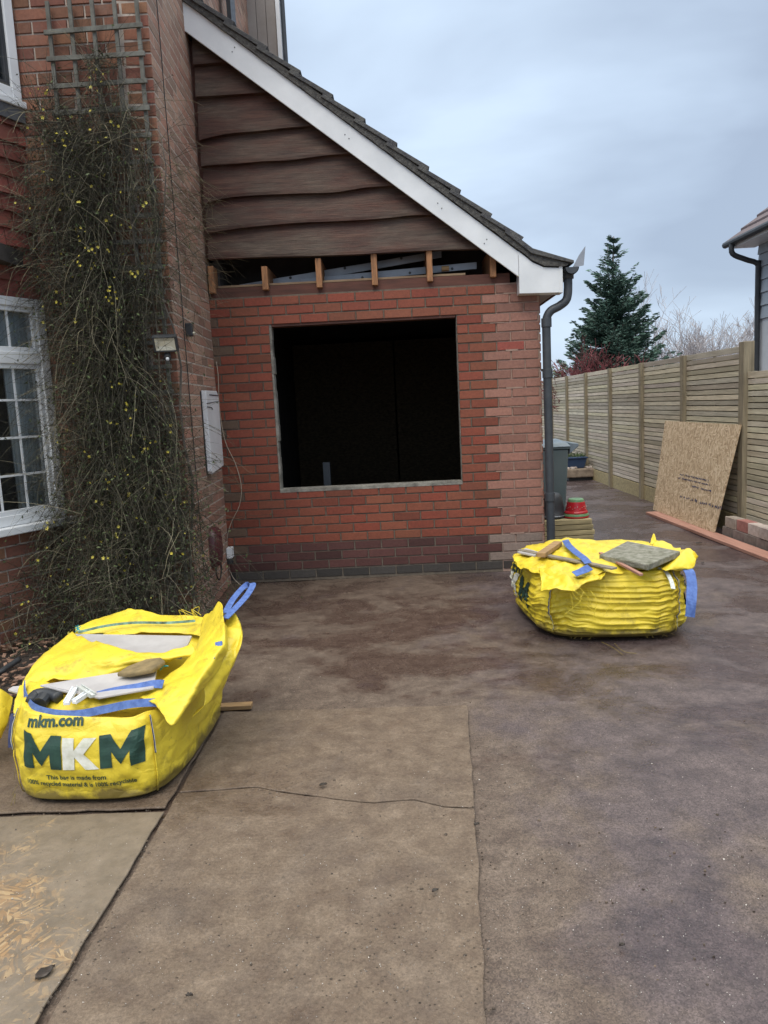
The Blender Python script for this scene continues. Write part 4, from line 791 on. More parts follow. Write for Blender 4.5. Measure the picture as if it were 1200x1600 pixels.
# ------------------------------------------------------------ bulk bags
def make_bag(name, corners, hts, label, group, fill, fold=.004, hf=0, sup=3.2, belly=.05, seed=0, tuck=.06, loc=None):
    c0 = sum((Vector((*c, 0)) for c in corners), Vector())/4
    bag = empty(name, (c0.x, c0.y, 0), label, 'bulk bag', group)
    FLc, FRc, BRc, BLc = [Vector((*c, 0)) for c in corners]; NT, NZ = 240, 84; rows = []
    def plan(th, s):
        ct, st = math.cos(th), math.sin(th); e = 2/sup; x = math.copysign(abs(ct)**e, ct)*s; y = math.copysign(abs(st)**e, st)*s
        u, v = (x+1)/2, (y+1)/2; p = FLc*(1-u)*(1-v)+FRc*u*(1-v)+BRc*u*v+BLc*(1-u)*v
        h = hts[0]*(1-u)*(1-v)+hts[1]*u*(1-v)+hts[2]*u*v+hts[3]*(1-u)*v; return p, h
    vs = []; prof = []
    for j in range(NZ):
        t = j/(NZ-1)
        if t < .06: s = .93+.06*(t/.06)
        else: s = 1+belly*math.sin(math.pi*min((t-.06)/.8, 1))-tuck*max(0, (t-.8)/.2)**1.5
        prof.append((s, t))
    for j in range(1, 13): prof.append((max(1-tuck-.08*j, .02), None))
    for j, (s, t) in enumerate(prof):
        for i in range(NT):
            th = 6.28318*i/NT; p, h = plan(th, s)
            if t is not None: z = .020+h*t
            else: k = (j-NZ+1)/12; z = .020+h-fill*math.sin(min(k*2.2, 1.57))+.015*noise.noise(Vector((p.x*7, p.y*7, seed)))
            d = (p-c0); d.z = 0; d.normalize(); q = Vector((p.x*3, p.y*3, z*3))
            if t is not None:
                fade = min(1, t*6)
                w = noise.noise(Vector((th*3.0+seed, z*7, 1)))*fold*2.4+noise.noise(Vector((th*7+seed, z*22, 2)))*fold*1.2
                w += -abs(noise.noise(Vector((th*2.2+4*z+seed*3, z*11-th*1.2, 7))))*fold*1.8
                if hf:
                    ph = z*hf+4.6*noise.noise(Vector((th*1.3, z*5, seed+9)))+1.2*noise.noise(Vector((th*5, z*3, seed+4))); am = .5+.8*noise.noise(Vector((th*2.5, z*5, seed+3)))
                    w += (1-abs(math.sin(ph))**.7*1.6)*fold*max(am, .1)*1.3
                    w += (1-abs(math.sin(ph*1.9+1.1))*1.6)*fold*.5*max(noise.noise(Vector((th*3.5, z*9, seed+30)))*2+.4, 0)
                sag = .010*noise.noise(Vector((th*2.5, 0, seed+5)))*t
                p = p+d*w*fade; z += sag
            vs.append(Vector((p.x, p.y, z)))
    nr = len(prof); mb = MB(); mb.add(vs, [(j*NT+i, j*NT+(i+1) % NT, (j+1)*NT+(i+1) % NT, (j+1)*NT+i) for j in range(nr-1) for i in range(NT)]+[tuple(range(NT))[::-1], tuple(range((nr-1)*NT, nr*NT))])
    body = mb.build('body', M['yellow'], bag, smooth=True)
    bvh = BVHTree.FromPolygons(mb.v, [f for f in mb.f if len(f) == 4])
    def surf(th, t):
        i = (th/6.28318*NT) % NT; j = min(max(t, 0), 1)*(NZ-1); i0 = int(i); j0 = min(int(j), NZ-2); fi, fj = i-i0, j-j0
        g = lambda a, b: vs[b*NT+(a % NT)]
        return (g(i0, j0)*(1-fi)+g(i0+1, j0)*fi)*(1-fj)+(g(i0, j0+1)*(1-fi)+g(i0+1, j0+1)*fi)*fj
    def seam(th, t0, t1, wd, mat, off, nm_='seam'):
        P = []
        for k in range(26):
            t = t0+(t1-t0)*k/25; s0 = surf(th-wd, t); s1 = surf(th+wd, t); d = (s0-c0); d.z = 0; d.normalize(); P += [s0+d*off, s1+d*off]
        m2 = MB(); m2.add(P, [(2*k, 2*k+1, 2*k+3, 2*k+2) for k in range(25)]); oo = m2.build(nm_, mat, bag, smooth=True); sm = oo.modifiers.new('s', 'SOLIDIFY'); sm.thickness = .003; return oo
    return bag, bvh, surf, seam, c0
def text_polys(txt, h, embolden=.0, shear=0.0):
    cu = bpy.data.curves.new('t', 'FONT'); cu.body = txt; cu.size = h; cu.offset = embolden; cu.shear = shear; cu.fill_mode = 'BOTH'; cu.resolution_u = 3
    ob = bpy.data.objects.new('t', cu); col.objects.link(ob); dg = bpy.context.evaluated_depsgraph_get(); dg.update(); me = bpy.data.meshes.new_from_object(ob.evaluated_get(dg))
    bm = bmesh.new(); bm.from_mesh(me); bpy.data.objects.remove(ob); bpy.data.curves.remove(cu); bpy.data.meshes.remove(me); return bm
def poly_bm(polys):
    bm = bmesh.new()
    for P in polys: bm.faces.new([bm.verts.new((x, y, 0)) for x, y in P])
    return bm
def project(name, bm, mat, parent, bvh, O, u, v, dirn, off=.0035, step=.012, sx=1, sy=1, warp=None):
    """wrap a flat lettering mesh on to a surface by casting it along dirn"""
    xs_ = [q.co.x for q in bm.verts]; ys_ = [q.co.y for q in bm.verts]
    bmesh.ops.triangulate(bm, faces=bm.faces)
    for ax, lo, hi in ((0, min(xs_), max(xs_)), (1, min(ys_), max(ys_))):
        k = lo+step
        while k < hi:
            co = Vector((k, 0, 0)) if ax == 0 else Vector((0, k, 0)); no = Vector((1, 0, 0)) if ax == 0 else Vector((0, 1, 0))
            bmesh.ops.bisect_plane(bm, geom=bm.verts[:]+bm.edges[:]+bm.faces[:], plane_co=co, plane_no=no); k += step
    u, v, dirn = Vector(u).normalized(), Vector(v).normalized(), Vector(dirn).normalized(); dead = []
    for q in bm.verts:
        x, y = q.co.x*sx, q.co.y*sy
        if warp: x, y = warp(x, y)
        p = Vector(O)+u*x+v*y-dirn*.6; hit, nr_, _, _ = bvh.ray_cast(p, dirn, 1.5)
        if hit is None: dead.append(q); continue
        if nr_.dot(dirn) > 0: nr_ = -nr_
        q.co = hit+nr_*off
    bmesh.ops.delete(bm, geom=dead, context='VERTS')
    me = bpy.data.meshes.new(name); bm.to_mesh(me); bm.free(); me.materials.append(mat); o = bpy.data.objects.new(name, me); col.objects.link(o); setpar(o, parent); return o
Mp = [(0, 0), (0, 1), (.26, 1), (.5, .52), (.74, 1), (1, 1), (1, 0), (.72, 0), (.72, .50), (.5, .10), (.28, .50), (.28, 0)]
def Mshape(x, w, h, z=0): return [(x+a*w, z+b*h) for a, b in Mp]
Kp = [(0, 0), (0, 1), (.34, 1), (.34, .62), (.62, 1), (1.0, 1), (.62, .5), (1.05, 0), (.66, 0), (.34, .40), (.34, 0)]
TH = lambda deg: math.radians(deg)
# --- bag 1 (front left)
bag1, bvh1, surf1, seam1, c1_ = make_bag('bulk_bag', [(-1.535, 2.665), (-.925, 2.635), (-.865, 3.56), (-1.50, 3.62)], [.35, .30, .36, .41], 'bright yellow builder\'s bulk bag with big dark MKM lettering on its front, at the left', 'yellow bulk bags', .10, fold=.0048, seed=2, belly=.035, sup=4.2)
O = PY(33, 1206, 2.63); ud = Vector((1, -.03, 0)); dr = Vector((.05, 1, -.02))
lw = lambda x, y: (x, y+.022*((x-.24)/.24)**2*(1 if y > .06 else .4)-.0)
project('lettering_mark', poly_bm([Mshape(0, .150, .118)]), M['ink'], bag1, bvh1, O, ud, (0, 0, 1), dr, warp=lw)
project('lettering_mark', poly_bm([Mshape(.293, .150, .118)]), M['ink'], bag1, bvh1, O, ud, (0, 0, 1), dr, warp=lw)
project('lettering_mark', poly_bm([[(.155+a*.128, b*.112) for a, b in Kp]]), M['inkwhite'], bag1, bvh1, O, ud, (0, 0, 1), dr, warp=lw)
project('lettering_address', text_polys('mkm.com', .053, .0020), M['ink'], bag1, bvh1, PY(33, 1143, 2.63), ud, (0, 0, 1), dr, step=.01)
project('lettering_small', text_polys('This bag is made from', .0255, .0005), M['ink'], bag1, bvh1, PY(70, 1221, 2.63), ud, (0, 0, 1), dr, step=.012)
project('lettering_small', text_polys('100% recycled material & is 100% recyclable', .0245, .0005), M['ink'], bag1, bvh1, PY(36, 1234, 2.63), ud, (0, 0, 1), dr, step=.012, warp=lambda x, y: (x*.94, y+.012*((x-.26)/.25)**2))
for thd in (-45, 225): seam1(TH(thd), .02, .98, .012, M['yellow'], .006, 'seam'); seam1(TH(thd), .55, .97, .007, M['strapdark'], .0095, 'seam_tape'); seam1(TH(thd+.7), .55, .97, .0015, M['strapwhite'], .012, 'stitching')
Y_ = M['yellow']
sheet('rear_lip', [[(118, 982, .43), (165, 962, .46), (205, 953, .485), (258, 960, .47), (300, 962, .465), (326, 968, .46)], [(118, 987, .425), (165, 975, .44), (210, 972, .45), (262, 974, .445), (300, 974, .44), (328, 980, .44)], [(116, 995, .40), (165, 991, .405), (210, 990, .41), (262, 990, .405), (300, 992, .40), (330, 1000, .40)]], Y_, bag1, .008, 8, seed=1)
sheet('side_flap', [[(114, 992, .425), (155, 1009, .445), (205, 1021, .45), (255, 1019, .445), (302, 1012, .44)], [(76, 1016, .41), (130, 1023, .44), (190, 1034, .44), (245, 1031, .43), (300, 1024, .425)], [(48, 1046, .385), (90, 1040, .415), (150, 1048, .405), (190, 1046, .41), (240, 1040, .395)], [(31, 1078, .355), (68, 1066, .375), (120, 1063, .38), (165, 1059, .38), (215, 1050, .385)]], Y_, bag1, .018, 7, seed=3, n=12)
sheet('left_edge_flap', [[(31, 1070, .37), (27, 1085, .36), (22, 1100, .345), (22, 1120, .32)], [(60, 1068, .375), (52, 1085, .365), (44, 1100, .345), (40, 1118, .32)]], Y_, bag1, .008, 12, seed=5)
sheet('corner_flap', [[(316, 968, .44), (312, 998, .42), (296, 1030, .405), (258, 1058, .385), (218, 1096, .345)], [(345, 943, .56), (328, 988, .49), (312, 1032, .455), (284, 1062, .42), (245, 1104, .36)], [(349, 966, .55), (349, 1000, .51), (334, 1030, .47), (308, 1070, .42), (266, 1134, .33)], [(354, 985, .50), (356, 1012, .46), (342, 1042, .42), (318, 1076, .38), (282, 1116, .325)]], Y_, bag1, .014, 9, seed=7, n=12)
sheet('outer_fold', [[(348, 975, .50), (352, 1000, .47), (345, 1030, .43), (325, 1060, .40), (300, 1090, .36)], [(366, 958, .53), (374, 985, .49), (366, 1012, .445), (345, 1046, .40), (318, 1078, .36)], [(379, 992, .47), (376, 1010, .45), (366, 1034, .40), (345, 1068, .35), (318, 1106, .30)], [(366, 1018, .40), (362, 1036, .37), (354, 1060, .33), (336, 1090, .29), (300, 1122, .27)]], Y_, bag1, .014, 8, seed=9, n=12)
sheet('front_hem', [[(45, 1066, .375), (98, 1072, .375), (160, 1082, .37), (222, 1080, .375), (250, 1075, .38)], [(40, 1090, .36), (98, 1098, .35), (160, 1100, .35), (222, 1092, .35), (255, 1092, .35)], [(40, 1104, .335), (98, 1114, .325), (160, 1114, .32), (222, 1104, .325), (258, 1104, .33)]], Y_, bag1, .010, 10, seed=11)
ribbon('strap', [(38, 1068, .39), (40, 1088, .375), (52, 1105, .36), (80, 1114, .352), (120, 1116, .348), (165, 1108, .352), (205, 1100, .357), (245, 1098, .36), (258, 1106, .345)], .030, M['strap'], bag1, (0, .5, 1))
ribbon('strap', [(152, 1087, .385), (180, 1080, .392), (215, 1074, .40), (240, 1069, .405), (255, 1069, .405)], .034, M['strap'], bag1, (0, .8, .8))
ribbon('strap', [(336, 992, .50), (342, 1005, .50), (340, 1018, .48), (330, 1030, .47)], .030, M['strap'], bag1, (1, -.3, .3))
ribbon('handle_loop', [(352, 958, .55), (363, 938, .565), (378, 920, .585), (390, 912, .60), (395, 914, .60), (386, 930, .58), (370, 948, .56), (352, 966, .54)], .030, M['strap'], bag1, (1, .6, 0))
ribbon('seam_tape', [(122, 988, .437), (165, 978, .449), (210, 973, .459), (262, 973, .455), (305, 970, .46)], .012, M['seamgreen'], bag1, (0, .3, 1), .003)
ribbon('seam_tape', [(20, 1115, .33), (18, 1130, .30), (16, 1150, .26), (16, 1168, .22)], .014, M['strapdark'], bag1, (1, .2, 0), .003)
for (x, y, z) in ((122, 982, .442), (256, 1040, .425)):
    p = PZ(x, y, z); mb = MB(); [mb.tube([p, p+Vector((random.uniform(-1, 1), random.uniform(-.6, .3), random.uniform(-1, 1)))*.02], .0022, 5) for _ in range(9)]; mb.build('tie', M['cyan'], bag1)
mb = MB()
for _ in range(5): p = PZ(random.uniform(285, 308), random.uniform(962, 970), .46); mb.tube(catmull([p, p+Vector((-.01, 0, .035)), p+Vector((random.uniform(-.03, .03), 0, .05)), p+Vector((random.uniform(.0, .05), 0, .02))], 4), .0012, 4)
for _ in range(7): p = PZ(random.uniform(20, 32), random.uniform(1150, 1250), .05); mb.tube([p, p+Vector((random.uniform(-.02, .01), -.02, -.04))], .0009, 4)
tag(mb.build('loose_threads', M['yellow'], bag1), kind='stuff')
def slabq(name, pts, th, mat, label, cat, group=None, bev=.003):
    P = [PZ(*p) for p in pts]; c = sum(P, Vector())/len(P); return tag(MB().prism(P, (0, 0, -th)).build(name, mat, bevel=bev, origin=c), label, cat, group)
slabq('plastic_board', [(112, 990, .426), (300, 993, .426), (284, 1026, .422), (215, 1024, .420), (150, 1014, .420)], .012, M['board'], 'grey plastic board at the back of the lettered bag\'s top, under the rear lip', 'board')
slabq('plastic_board', [(62, 1070, .402), (110, 1062, .405), (185, 1050, .41), (245, 1046, .41), (240, 1074, .40), (155, 1089, .392), (95, 1078, .395)], .010, M['board'], 'pale blue-grey board across the front of the lettered bag\'s top', 'board')
slabq('plastic_offcut', [(12, 1077, .33), (20, 1072, .335), (45, 1070, .34), (50, 1078, .335), (25, 1081, .33)], .010, M['board'], 'small pale plastic sliver poking out left of the lettered bag', 'offcut')
mb = MB(); P = [PZ(*p) for p in [(183, 1058, .415), (200, 1047, .42), (228, 1036, .428), (252, 1033, .43), (259, 1039, .43), (240, 1052, .425), (205, 1059, .417)]]; mb.prism(P, (0, 0, .018)); tag(mb.build('stone_piece', M['sacking'], bevel=.006, origin=P[3]), 'brown rough stone piece lying on the lettered bag\'s pale board', 'stone')
t = empty('pipe_offcuts', PZ(70, 1095, .36), 'black plastic pipe elbow lying in the front left of the lettered bag', 'pipe fitting')
mb = MB(); mb.tube(catmull([PZ(48, 1098, .365), PZ(56, 1086, .378), PZ(72, 1084, .38), PZ(92, 1090, .375)], 4), .022, 10); mb.build('elbow', M['black_plastic'], t, smooth=True); MB().tube([PZ(62, 1100, .365), PZ(70, 1090, .375)], .027, 12).build('collar', M['black_plastic'], t)
for i, (a, b, lab) in enumerate([((104, 1102, .375), (118, 1078, .395), 'white moulded trim offcut with grey lines, leftmost of the three on the lettered bag'), ((116, 1100, .378), (140, 1084, .39), 'white trim offcut in the middle of the three on the lettered bag'), ((124, 1076, .398), (146, 1090, .388), 'cream trim offcut, rightmost of the three on the lettered bag')]):
    A1, B1 = PZ(*a), PZ(*b); d = (B1-A1).normalized(); n_ = Vector((0, 0, 1)).cross(d).normalized(); mb = MB(); mb.obox(A1-n_*.012, B1-A1, n_*.024, Vector((0, 0, .010))); mb.obox(A1-n_*.012+Vector((0, 0, .0105)), B1-A1, n_*.004, Vector((0, 0, .006))); mb.obox(A1+n_*.008+Vector((0, 0, .0105)), B1-A1, n_*.004, Vector((0, 0, .006)))
    tag(mb.build('trim_offcut', M['upvc'] if i < 2 else M['strapwhite'], bevel=.001, origin=A1), lab, 'trim offcut', 'white trim offcuts on the lettered bag')
# --- bag 2 (right)
bag2, bvh2, surf2, seam2, c2_ = make_bag('bulk_bag', [(.80, 4.375), (1.635, 4.31), (1.74, 5.25), (.735, 5.36)], [.385, .385, .42, .40], 'squashed yellow bulk bag topped with a grey paving slab, right of the garage wall', 'yellow bulk bags', .02, fold=.0115, hf=92, seed=5, belly=.05, sup=4.0)
for thd in (-47, 226): seam2(TH(thd), .02, .97, .014, M['yellow'], .009, 'seam'); seam2(TH(thd), .25, .98, .009, M['strapdark'], .013, 'seam_tape'); seam2(TH(thd+1.1), .1, .97, .002, M['strapwhite'], .016, 'stitching')
# left face lettering
ul = Vector((0, -1, 0)); dl = Vector((1, .15, 0)); OL = Vector((.80, 4.93, .13))
project('lettering_mark', poly_bm([Mshape(0, .24, .155)]), M['ink'], bag2, bvh2, OL, ul, (0, 0, 1), dl, off=.008, step=.02)
project('lettering_mark', poly_bm([[(-.23+a*.20, b*.155) for a, b in Kp]]), M['inkwhite'], bag2, bvh2, OL, ul, (0, 0, 1), dl, off=.008, step=.02)
project('lettering_name', text_polys('ERY.', .11, .003), M['ink'], bag2, bvh2, Vector((.80, 5.13, .285)), ul, (0, 0, 1), dl, off=.008, step=.02, sx=1.25)
ur = Vector((.55, .83, 0)); dr2 = Vector((-.83, .55, 0)); OR = Vector((1.64, 4.44, .10))
project('lettering_mark', poly_bm([Mshape(.02, .20, .15)]), M['ink'], bag2, bvh2, OR, ur, (0, 0, 1), dr2, off=.008, step=.02)
project('lettering_name', text_polys('m', .085, .002), M['ink'], bag2, bvh2, OR+Vector((0, 0, .18)), ur, (0, 0, 1), dr2, off=.008, step=.02)
project('lettering_name', text_polys('B', .07, .002), M['ink'], bag2, bvh2, OR+Vector((0, 0, .245)), ur, (0, 0, 1), dr2, off=.006, step=.02)
sheet('top_cover', [[(802, 866, .40), (840, 856, .425), (888, 842, .455), (950, 848, .445), (1010, 850, .44), (1062, 858, .44)], [(802, 873, .41), (850, 866, .43), (900, 858, .45), (955, 862, .45), (1010, 862, .445), (1075, 868, .445)], [(806, 880, .40), (852, 884, .415), (900, 880, .43), (950, 880, .435), (1010, 880, .43), (1066, 880, .42)], [(812, 888, .385), (852, 898, .39), (895, 905, .40), (945, 897, .405), (990, 892, .41), (1042, 888, .40)]], Y_, bag2, .020, 7, seed=21, n=14)
sheet('front_drape', [[(842, 890, .40), (868, 890, .41), (895, 888, .42), (930, 886, .42), (950, 888, .42)], [(845, 905, .38), (868, 906, .39), (895, 906, .40), (925, 903, .40), (945, 898, .41)], [(846, 924, .345), (870, 925, .35), (890, 924, .355), (915, 912, .38), (940, 905, .39)]], Y_, bag2, .020, 9, seed=23, n=11)
sheet('right_fold', [[(1028, 886, .41), (1050, 872, .43), (1068, 862, .45), (1080, 862, .455)], [(1040, 892, .42), (1062, 870, .46), (1078, 858, .485), (1090, 868, .47)], [(1056, 892, .40), (1072, 888, .41), (1084, 885, .41), (1088, 876, .43)], [(1050, 894, .38), (1066, 892, .385), (1078, 889, .39), (1080, 884, .40)]], Y_, bag2, .008, 11, seed=25, n=10)
sheet('spike_flap', [[(1016, 851, .45), (1018, 842, .475), (1021, 834, .50)], [(1028, 852, .45), (1026, 846, .47), (1023, 835, .499)]], Y_, bag2, .004, 11, seed=26)
sheet('rear_flap', [[(1020, 852, .45), (1028, 845, .47), (1050, 852, .465)], [(1022, 862, .44), (1035, 858, .45), (1055, 862, .45)]], Y_, bag2, .006, 11, seed=27)
ribbon('strap', [(883, 844, .485), (889, 853, .485), (900, 863, .482), (912, 872, .476), (919, 880, .468)], .042, M['strap'], bag2, (1, .3, .2))
ribbon('strap', [(897, 897, .435), (910, 892, .445), (922, 886, .450)], .045, M['strap'], bag2, (0, 1, .5))
ribbon('strap', [(1068, 886, .40), (1077, 893, .395), (1081, 912, .34), (1080, 940, .26), (1078, 964, .18)], .060, M['strap'], bag2, (1, .25, 0))
ribbon('seam_tape', [(1030, 887, .415), (1040, 893, .40), (1048, 906, .372), (1052, 920, .34)], .024, M['strapwhite'], bag2, (1, .3, 0))
mb = MB()
for _ in range(16):
    p = PZ(random.uniform(870, 975), random.uniform(905, 922), .37); p.y -= .05; mb.tube(catmull([p, p+Vector((random.uniform(-.03, .06), -.02, -.05)), p+Vector((random.uniform(-.05, .12), -.03, -.13))], 3), .0011, 4)
for (a, b, c) in (((940, 1003), (958, 1012), (973, 1023)), ((960, 1005), (975, 1018), (995, 1021))): mb.tube(catmull([PZ(*a, .015), PZ(*b, .010), PZ(*c, .006)], 5), .0014, 4)
for _ in range(10): p = surf2(TH(random.uniform(228, 312)), .03); mb.tube([p, p+Vector((random.uniform(-.03, .03), -.02, -.012))], .0009, 4)
tag(mb.build('loose_threads', M['yellow'], bag2), kind='stuff')
def plank(name, a, b, wd, th, mat, label, cat, group=None):
    A1, B1 = PZ(*a), PZ(*b); d = (B1-A1).normalized(); n_ = Vector((0, 0, 1)).cross(d).normalized(); mb = MB(); mb.obox(A1-n_*wd/2, B1-A1, n_*wd, Vector((0, 0, 1))*th)
    return tag(mb.build(name, mat, bevel=.002, origin=A1), label, cat, group)
slabq('paving_slab', [(936, 867, .475), (980, 845, .490), (1063, 861, .490), (1013, 882, .475)], .036, M['slab'], 'square lichen-covered grey paving slab on top of the right-hand bag', 'paving slab', bev=.006)
plank('lath', (812, 861, .44), (960, 890, .445), .045, .012, M['greywood'], 'long weathered grey lath laid across the right-hand bag', 'lath')
plank('timber_offcut', (845, 871, .452), (872, 852, .455), .055, .028, M['offcut'], 'short brown timber block resting on the grey lath on the right-hand bag', 'timber')
plank('batten', (938, 866, .452), (1002, 900, .432), .022, .014, M['plankred'], 'thin red-brown batten slanting out from under the paving slab', 'batten')
slabq('stone_offcut', [(808, 862, .446), (822, 856, .450), (842, 862, .450), (836, 868, .446)], .012, M['board'], 'pale flat offcut at the left end of the lath on the right-hand bag', 'offcut')
plank('board_offcut', (338, 1108, .006), (394, 1105, .006), .055, .02, M['offcut'], 'short orange-brown board end sticking out from under the lettered bag', 'timber')
# --- third bag, mostly beyond the left edge
bag3, _, surf3, seam3, _ = make_bag('bulk_bag', [(-2.55, 2.95), (-1.96, 2.92), (-1.93, 3.5), (-2.5, 3.5)], [.20, .16, .16, .2], 'yellow bulk bag cut off by the left edge of the photo, beside the lettered one', 'yellow bulk bags', .04, fold=.008, seed=12, sup=3)
sheet('side_flap', [[(-60, 1070, .30), (-30, 1070, .30), (0, 1078, .28), (20, 1088, .24)], [(-60, 1110, .25), (-30, 1110, .25), (0, 1115, .22), (14, 1122, .19)], [(-60, 1150, .18), (-30, 1152, .17), (-5, 1158, .14), (4, 1148, .14)]], Y_, bag3, .01, 9, seed=31)
# ------------------------------------------------------------ fence
XF = 3.33
fe = empty('slatted_fence', (XF, 12, 0), 'long pale timber fence of narrow horizontal slats along the right side of the drive', 'fence')
pys = [2.8, 4.35, 5.9, 7.45, 9.0, 10.53, 12.07, 13.6, 15.1, 16.6, 18.1, 19.6]
for i in range(len(pys)-1):
    y0, y1 = pys[i]+.045, pys[i+1]-.045; top = 1.80 if pys[i] >= 7.4 else 1.59; mb = MB(); z = .20 if i > 2 else .06; n_ = 0
    tilt = random.uniform(-.006, .006)
    while z < top-.02:
        g = random.uniform(.68, 1.25); j = random.uniform(-.002, .002); hh = .046 if z < top-.08 else .058
        mb.box(XF-.012+j, XF+.006+j, y0, y1, z, z+hh, (g, g*random.uniform(.96, 1.03), g*random.uniform(.9, 1.05))); z += .056
    z = (.20 if i > 2 else .06)-.028
    while z < top-.07: mb.box(XF+.031, XF+.046, y0, y1, z, z+.048, (.7, .7, .65)); z += .056
    for yy in (y0+.05, (y0+y1)/2, y1-.09): mb.box(XF+.0075, XF+.03, yy, yy+.04, .06, top-.01, (.6, .6, .6))
    mb.build('slat_panel', M['fence'], fe, bevel=.0015)
    mb = MB(); mb.box(XF-.018, XF+.012, y0+.002, y1-.002, -.02, .185) if i > 2 else mb.box(XF-.018, XF+.012, y0, y1, -.02, .05); mb.build('gravel_board', M['post'] if i <= 2 else M['decking'], fe, bevel=.002)
for y in pys:
    top = 1.86 if y == 7.45 else (1.83 if y > 7.4 else 1.62); wd = .055 if y == 7.45 else .045; mb = MB(); mb.box(XF-.055, XF+.045, y-wd, y+wd, -.05, top); mb.build('post', M['post'], fe, bevel=.004)
# leaning OSB board with faint printing
ob_ = empty('osb_board', (3.1, 8.4, 0), 'large pale OSB board leaning on the slatted fence with faint stamped print', 'board')
A0, A1, A2, A3 = Vector((3.03, 9.24, .032)), Vector((3.06, 7.53, .032)), Vector((3.252, 7.40, 1.085)), Vector((3.218, 9.37, 1.085)); nn = (A1-A0).cross(A3-A0).normalized()
if nn.x > 0: nn = -nn
MB().hexa([A0, A1, A1-nn*.018, A0-nn*.018, A3, A2, A2-nn*.018, A3-nn*.018]).build('panel', M['osb'], ob_, bevel=.001)
osb_bvh = BVHTree.FromPolygons([A0, A1, A2, A3], [(0, 1, 2, 3)]); uo = (A1-A0).normalized(); vo = (A3-A0); vo = (vo-uo*vo.dot(uo)).normalized()
def stamp(x, y, n_, hgt, sp, seed):
    rn_ = random.Random(seed); m2 = MB(); k = x
    for _ in range(n_):
        wl = rn_.uniform(.012, .03)
        if rn_.random() > .15:
            for __ in range(3):
                a, b = k+rn_.uniform(0, wl*.5), y+rn_.uniform(0, hgt*.6); q = A0+uo*a+vo*b+nn*.003; m2.obox(q, uo*rn_.uniform(.006, wl*.9), vo*rn_.uniform(.006, hgt*.6), nn*.0006)
        k += wl+sp
    return m2
mb = stamp(.62, .475, 26, .022, .010, 1); m2 = stamp(.60, .435, 30, .018, .006, 2); m3 = stamp(1.0, .38, 17, .02, .008, 3); m5 = stamp(.72, .235, 34, .032, .010, 4)
for q in (m2, m3, m5): mb.add(q.v, q.f)
mb.build('stamped_print', M['strapdark'], ob_)
mb = MB(); a, b = Vector((2.90, 9.10, 0)), Vector((3.02, 5.0, 0)); d = (b-a); n_ = Vector((-d.y, d.x, 0)).normalized()
mb.hexa([a, a+n_*.15, b+n_*.15, b, a+Vector((0, 0, .03)), a+n_*.15+Vector((0, 0, .03)), b+n_*.15+Vector((0, 0, .03)), b+Vector((0, 0, .03))]); tag(mb.build('plank', M['plankred'], bevel=.003, origin=a), 'long red-brown plank lying on the drive at the foot of the leaning board', 'plank')
# bricks along the plank
a = Vector((3.125, 7.47, .0)); d = Vector((.03, -1, 0)).normalized(); n_ = Vector((1, .03, 0)); first = None
for r in range(2):
    for i in range(8):
        g = random.uniform(.75, 1.15) if r else random.uniform(.35, .6); c = (g, g*random.uniform(.92, 1), g*random.uniform(.9, 1));  # lower row tinted darker than the upper one
        if i == 1 and r == 1: c = (.75, .38, .36)
        p = a+d*(i*.222+(.06 if r else 0)+random.uniform(-.006, .006))+n_*random.uniform(-.006, .01)+Vector((0, 0, .004+r*.104)); mb = MB(); mb.obox(p, d*.214, n_*.10, Vector((0, 0, .1)), c)
        lab = ('reddish brick, the second from the far end in the upper row against the fence' if (i == 1 and r == 1) else ('pale grey brick at the far end of the upper row beside the leaning board' if (i == 0 and r == 1) else ('pale grey brick in the upper row behind the red-brown plank' if r else 'dark brick in the lower row behind the red-brown plank')))
        tag(mb.build('brick', M['block'], bevel=.003, origin=p), lab, 'brick', 'bricks stacked behind the plank')
# ------------------------------------------------------------ side passage items
# pile of boards
for i in range(5):
    z = .005+i*.052; p = Vector((1.36+random.uniform(-.01, .01), 7.30+random.uniform(-.01, .01), z)); g = random.uniform(.8, 1.15); mb = MB(); mb.obox(p, (.475+random.uniform(-.012, .012), 0, 0), (0, .42, 0), (0, 0, .045), (g, g, g))
    tag(mb.build('timber_board', M['decking'], bevel=.003, origin=p), ['bottom', 'second from bottom', 'middle', 'second from top', 'topmost'][i]+' board of the greenish timber stack beside the downpipe', 'board', 'boards stacked beside the downpipe')
pt = Vector((1.70, 7.46, .263)); pot = empty('plant_pot', pt, 'upturned red pot with green rims on the timber stack', 'plant pot')
MB().lathe(pt, [(.118, 0), (.124, .004), (.122, .012)], 32).build('rim', M['tubred'], pot, smooth=False)
MB().lathe(pt, [(.118, .0125), (.121, .02), (.117, .036), (.112, .038)], 32).build('rim_band', M['tubgreen'], pot)
MB().lathe(pt, [(.111, .0385), (.114, .05), (.108, .060), (.102, .064), (.084, .150), (.080, .152)], 32).build('body', M['tubred'], pot)
MB().lathe(pt, [(.079, .1525), (.076, .172), (.070, .180), (.058, .181)], 32).build('base_ring', M['tubgreen'], pot)
mb = MB()
for k in range(26):
    a = 6.28318*k/26; r = .096; zz = .094+.012*math.sin(k*2.1); p = pt+Vector((math.cos(a)*(r+.0012), math.sin(a)*(r+.0012), zz)); mb.obox(p, (.008*-math.sin(a), .008*math.cos(a), .002), (0, 0, .008), (.002*math.cos(a), .002*math.sin(a), 0))
mb.build('painted_pattern', M['tubwhite'], pot)
bk = Vector((1.46, 7.52, .263)); bko = empty('bucket', bk, 'black upturned bucket behind the downpipe on the timber stack', 'bucket')
MB().lathe(bk, [(.135, 0), (.15, .002), (.150, .014), (.138, .018), (.133, .10), (.118, .19), (.095, .232), (.05, .245)], 28).build('body', M['rubber'], bko, smooth=True)
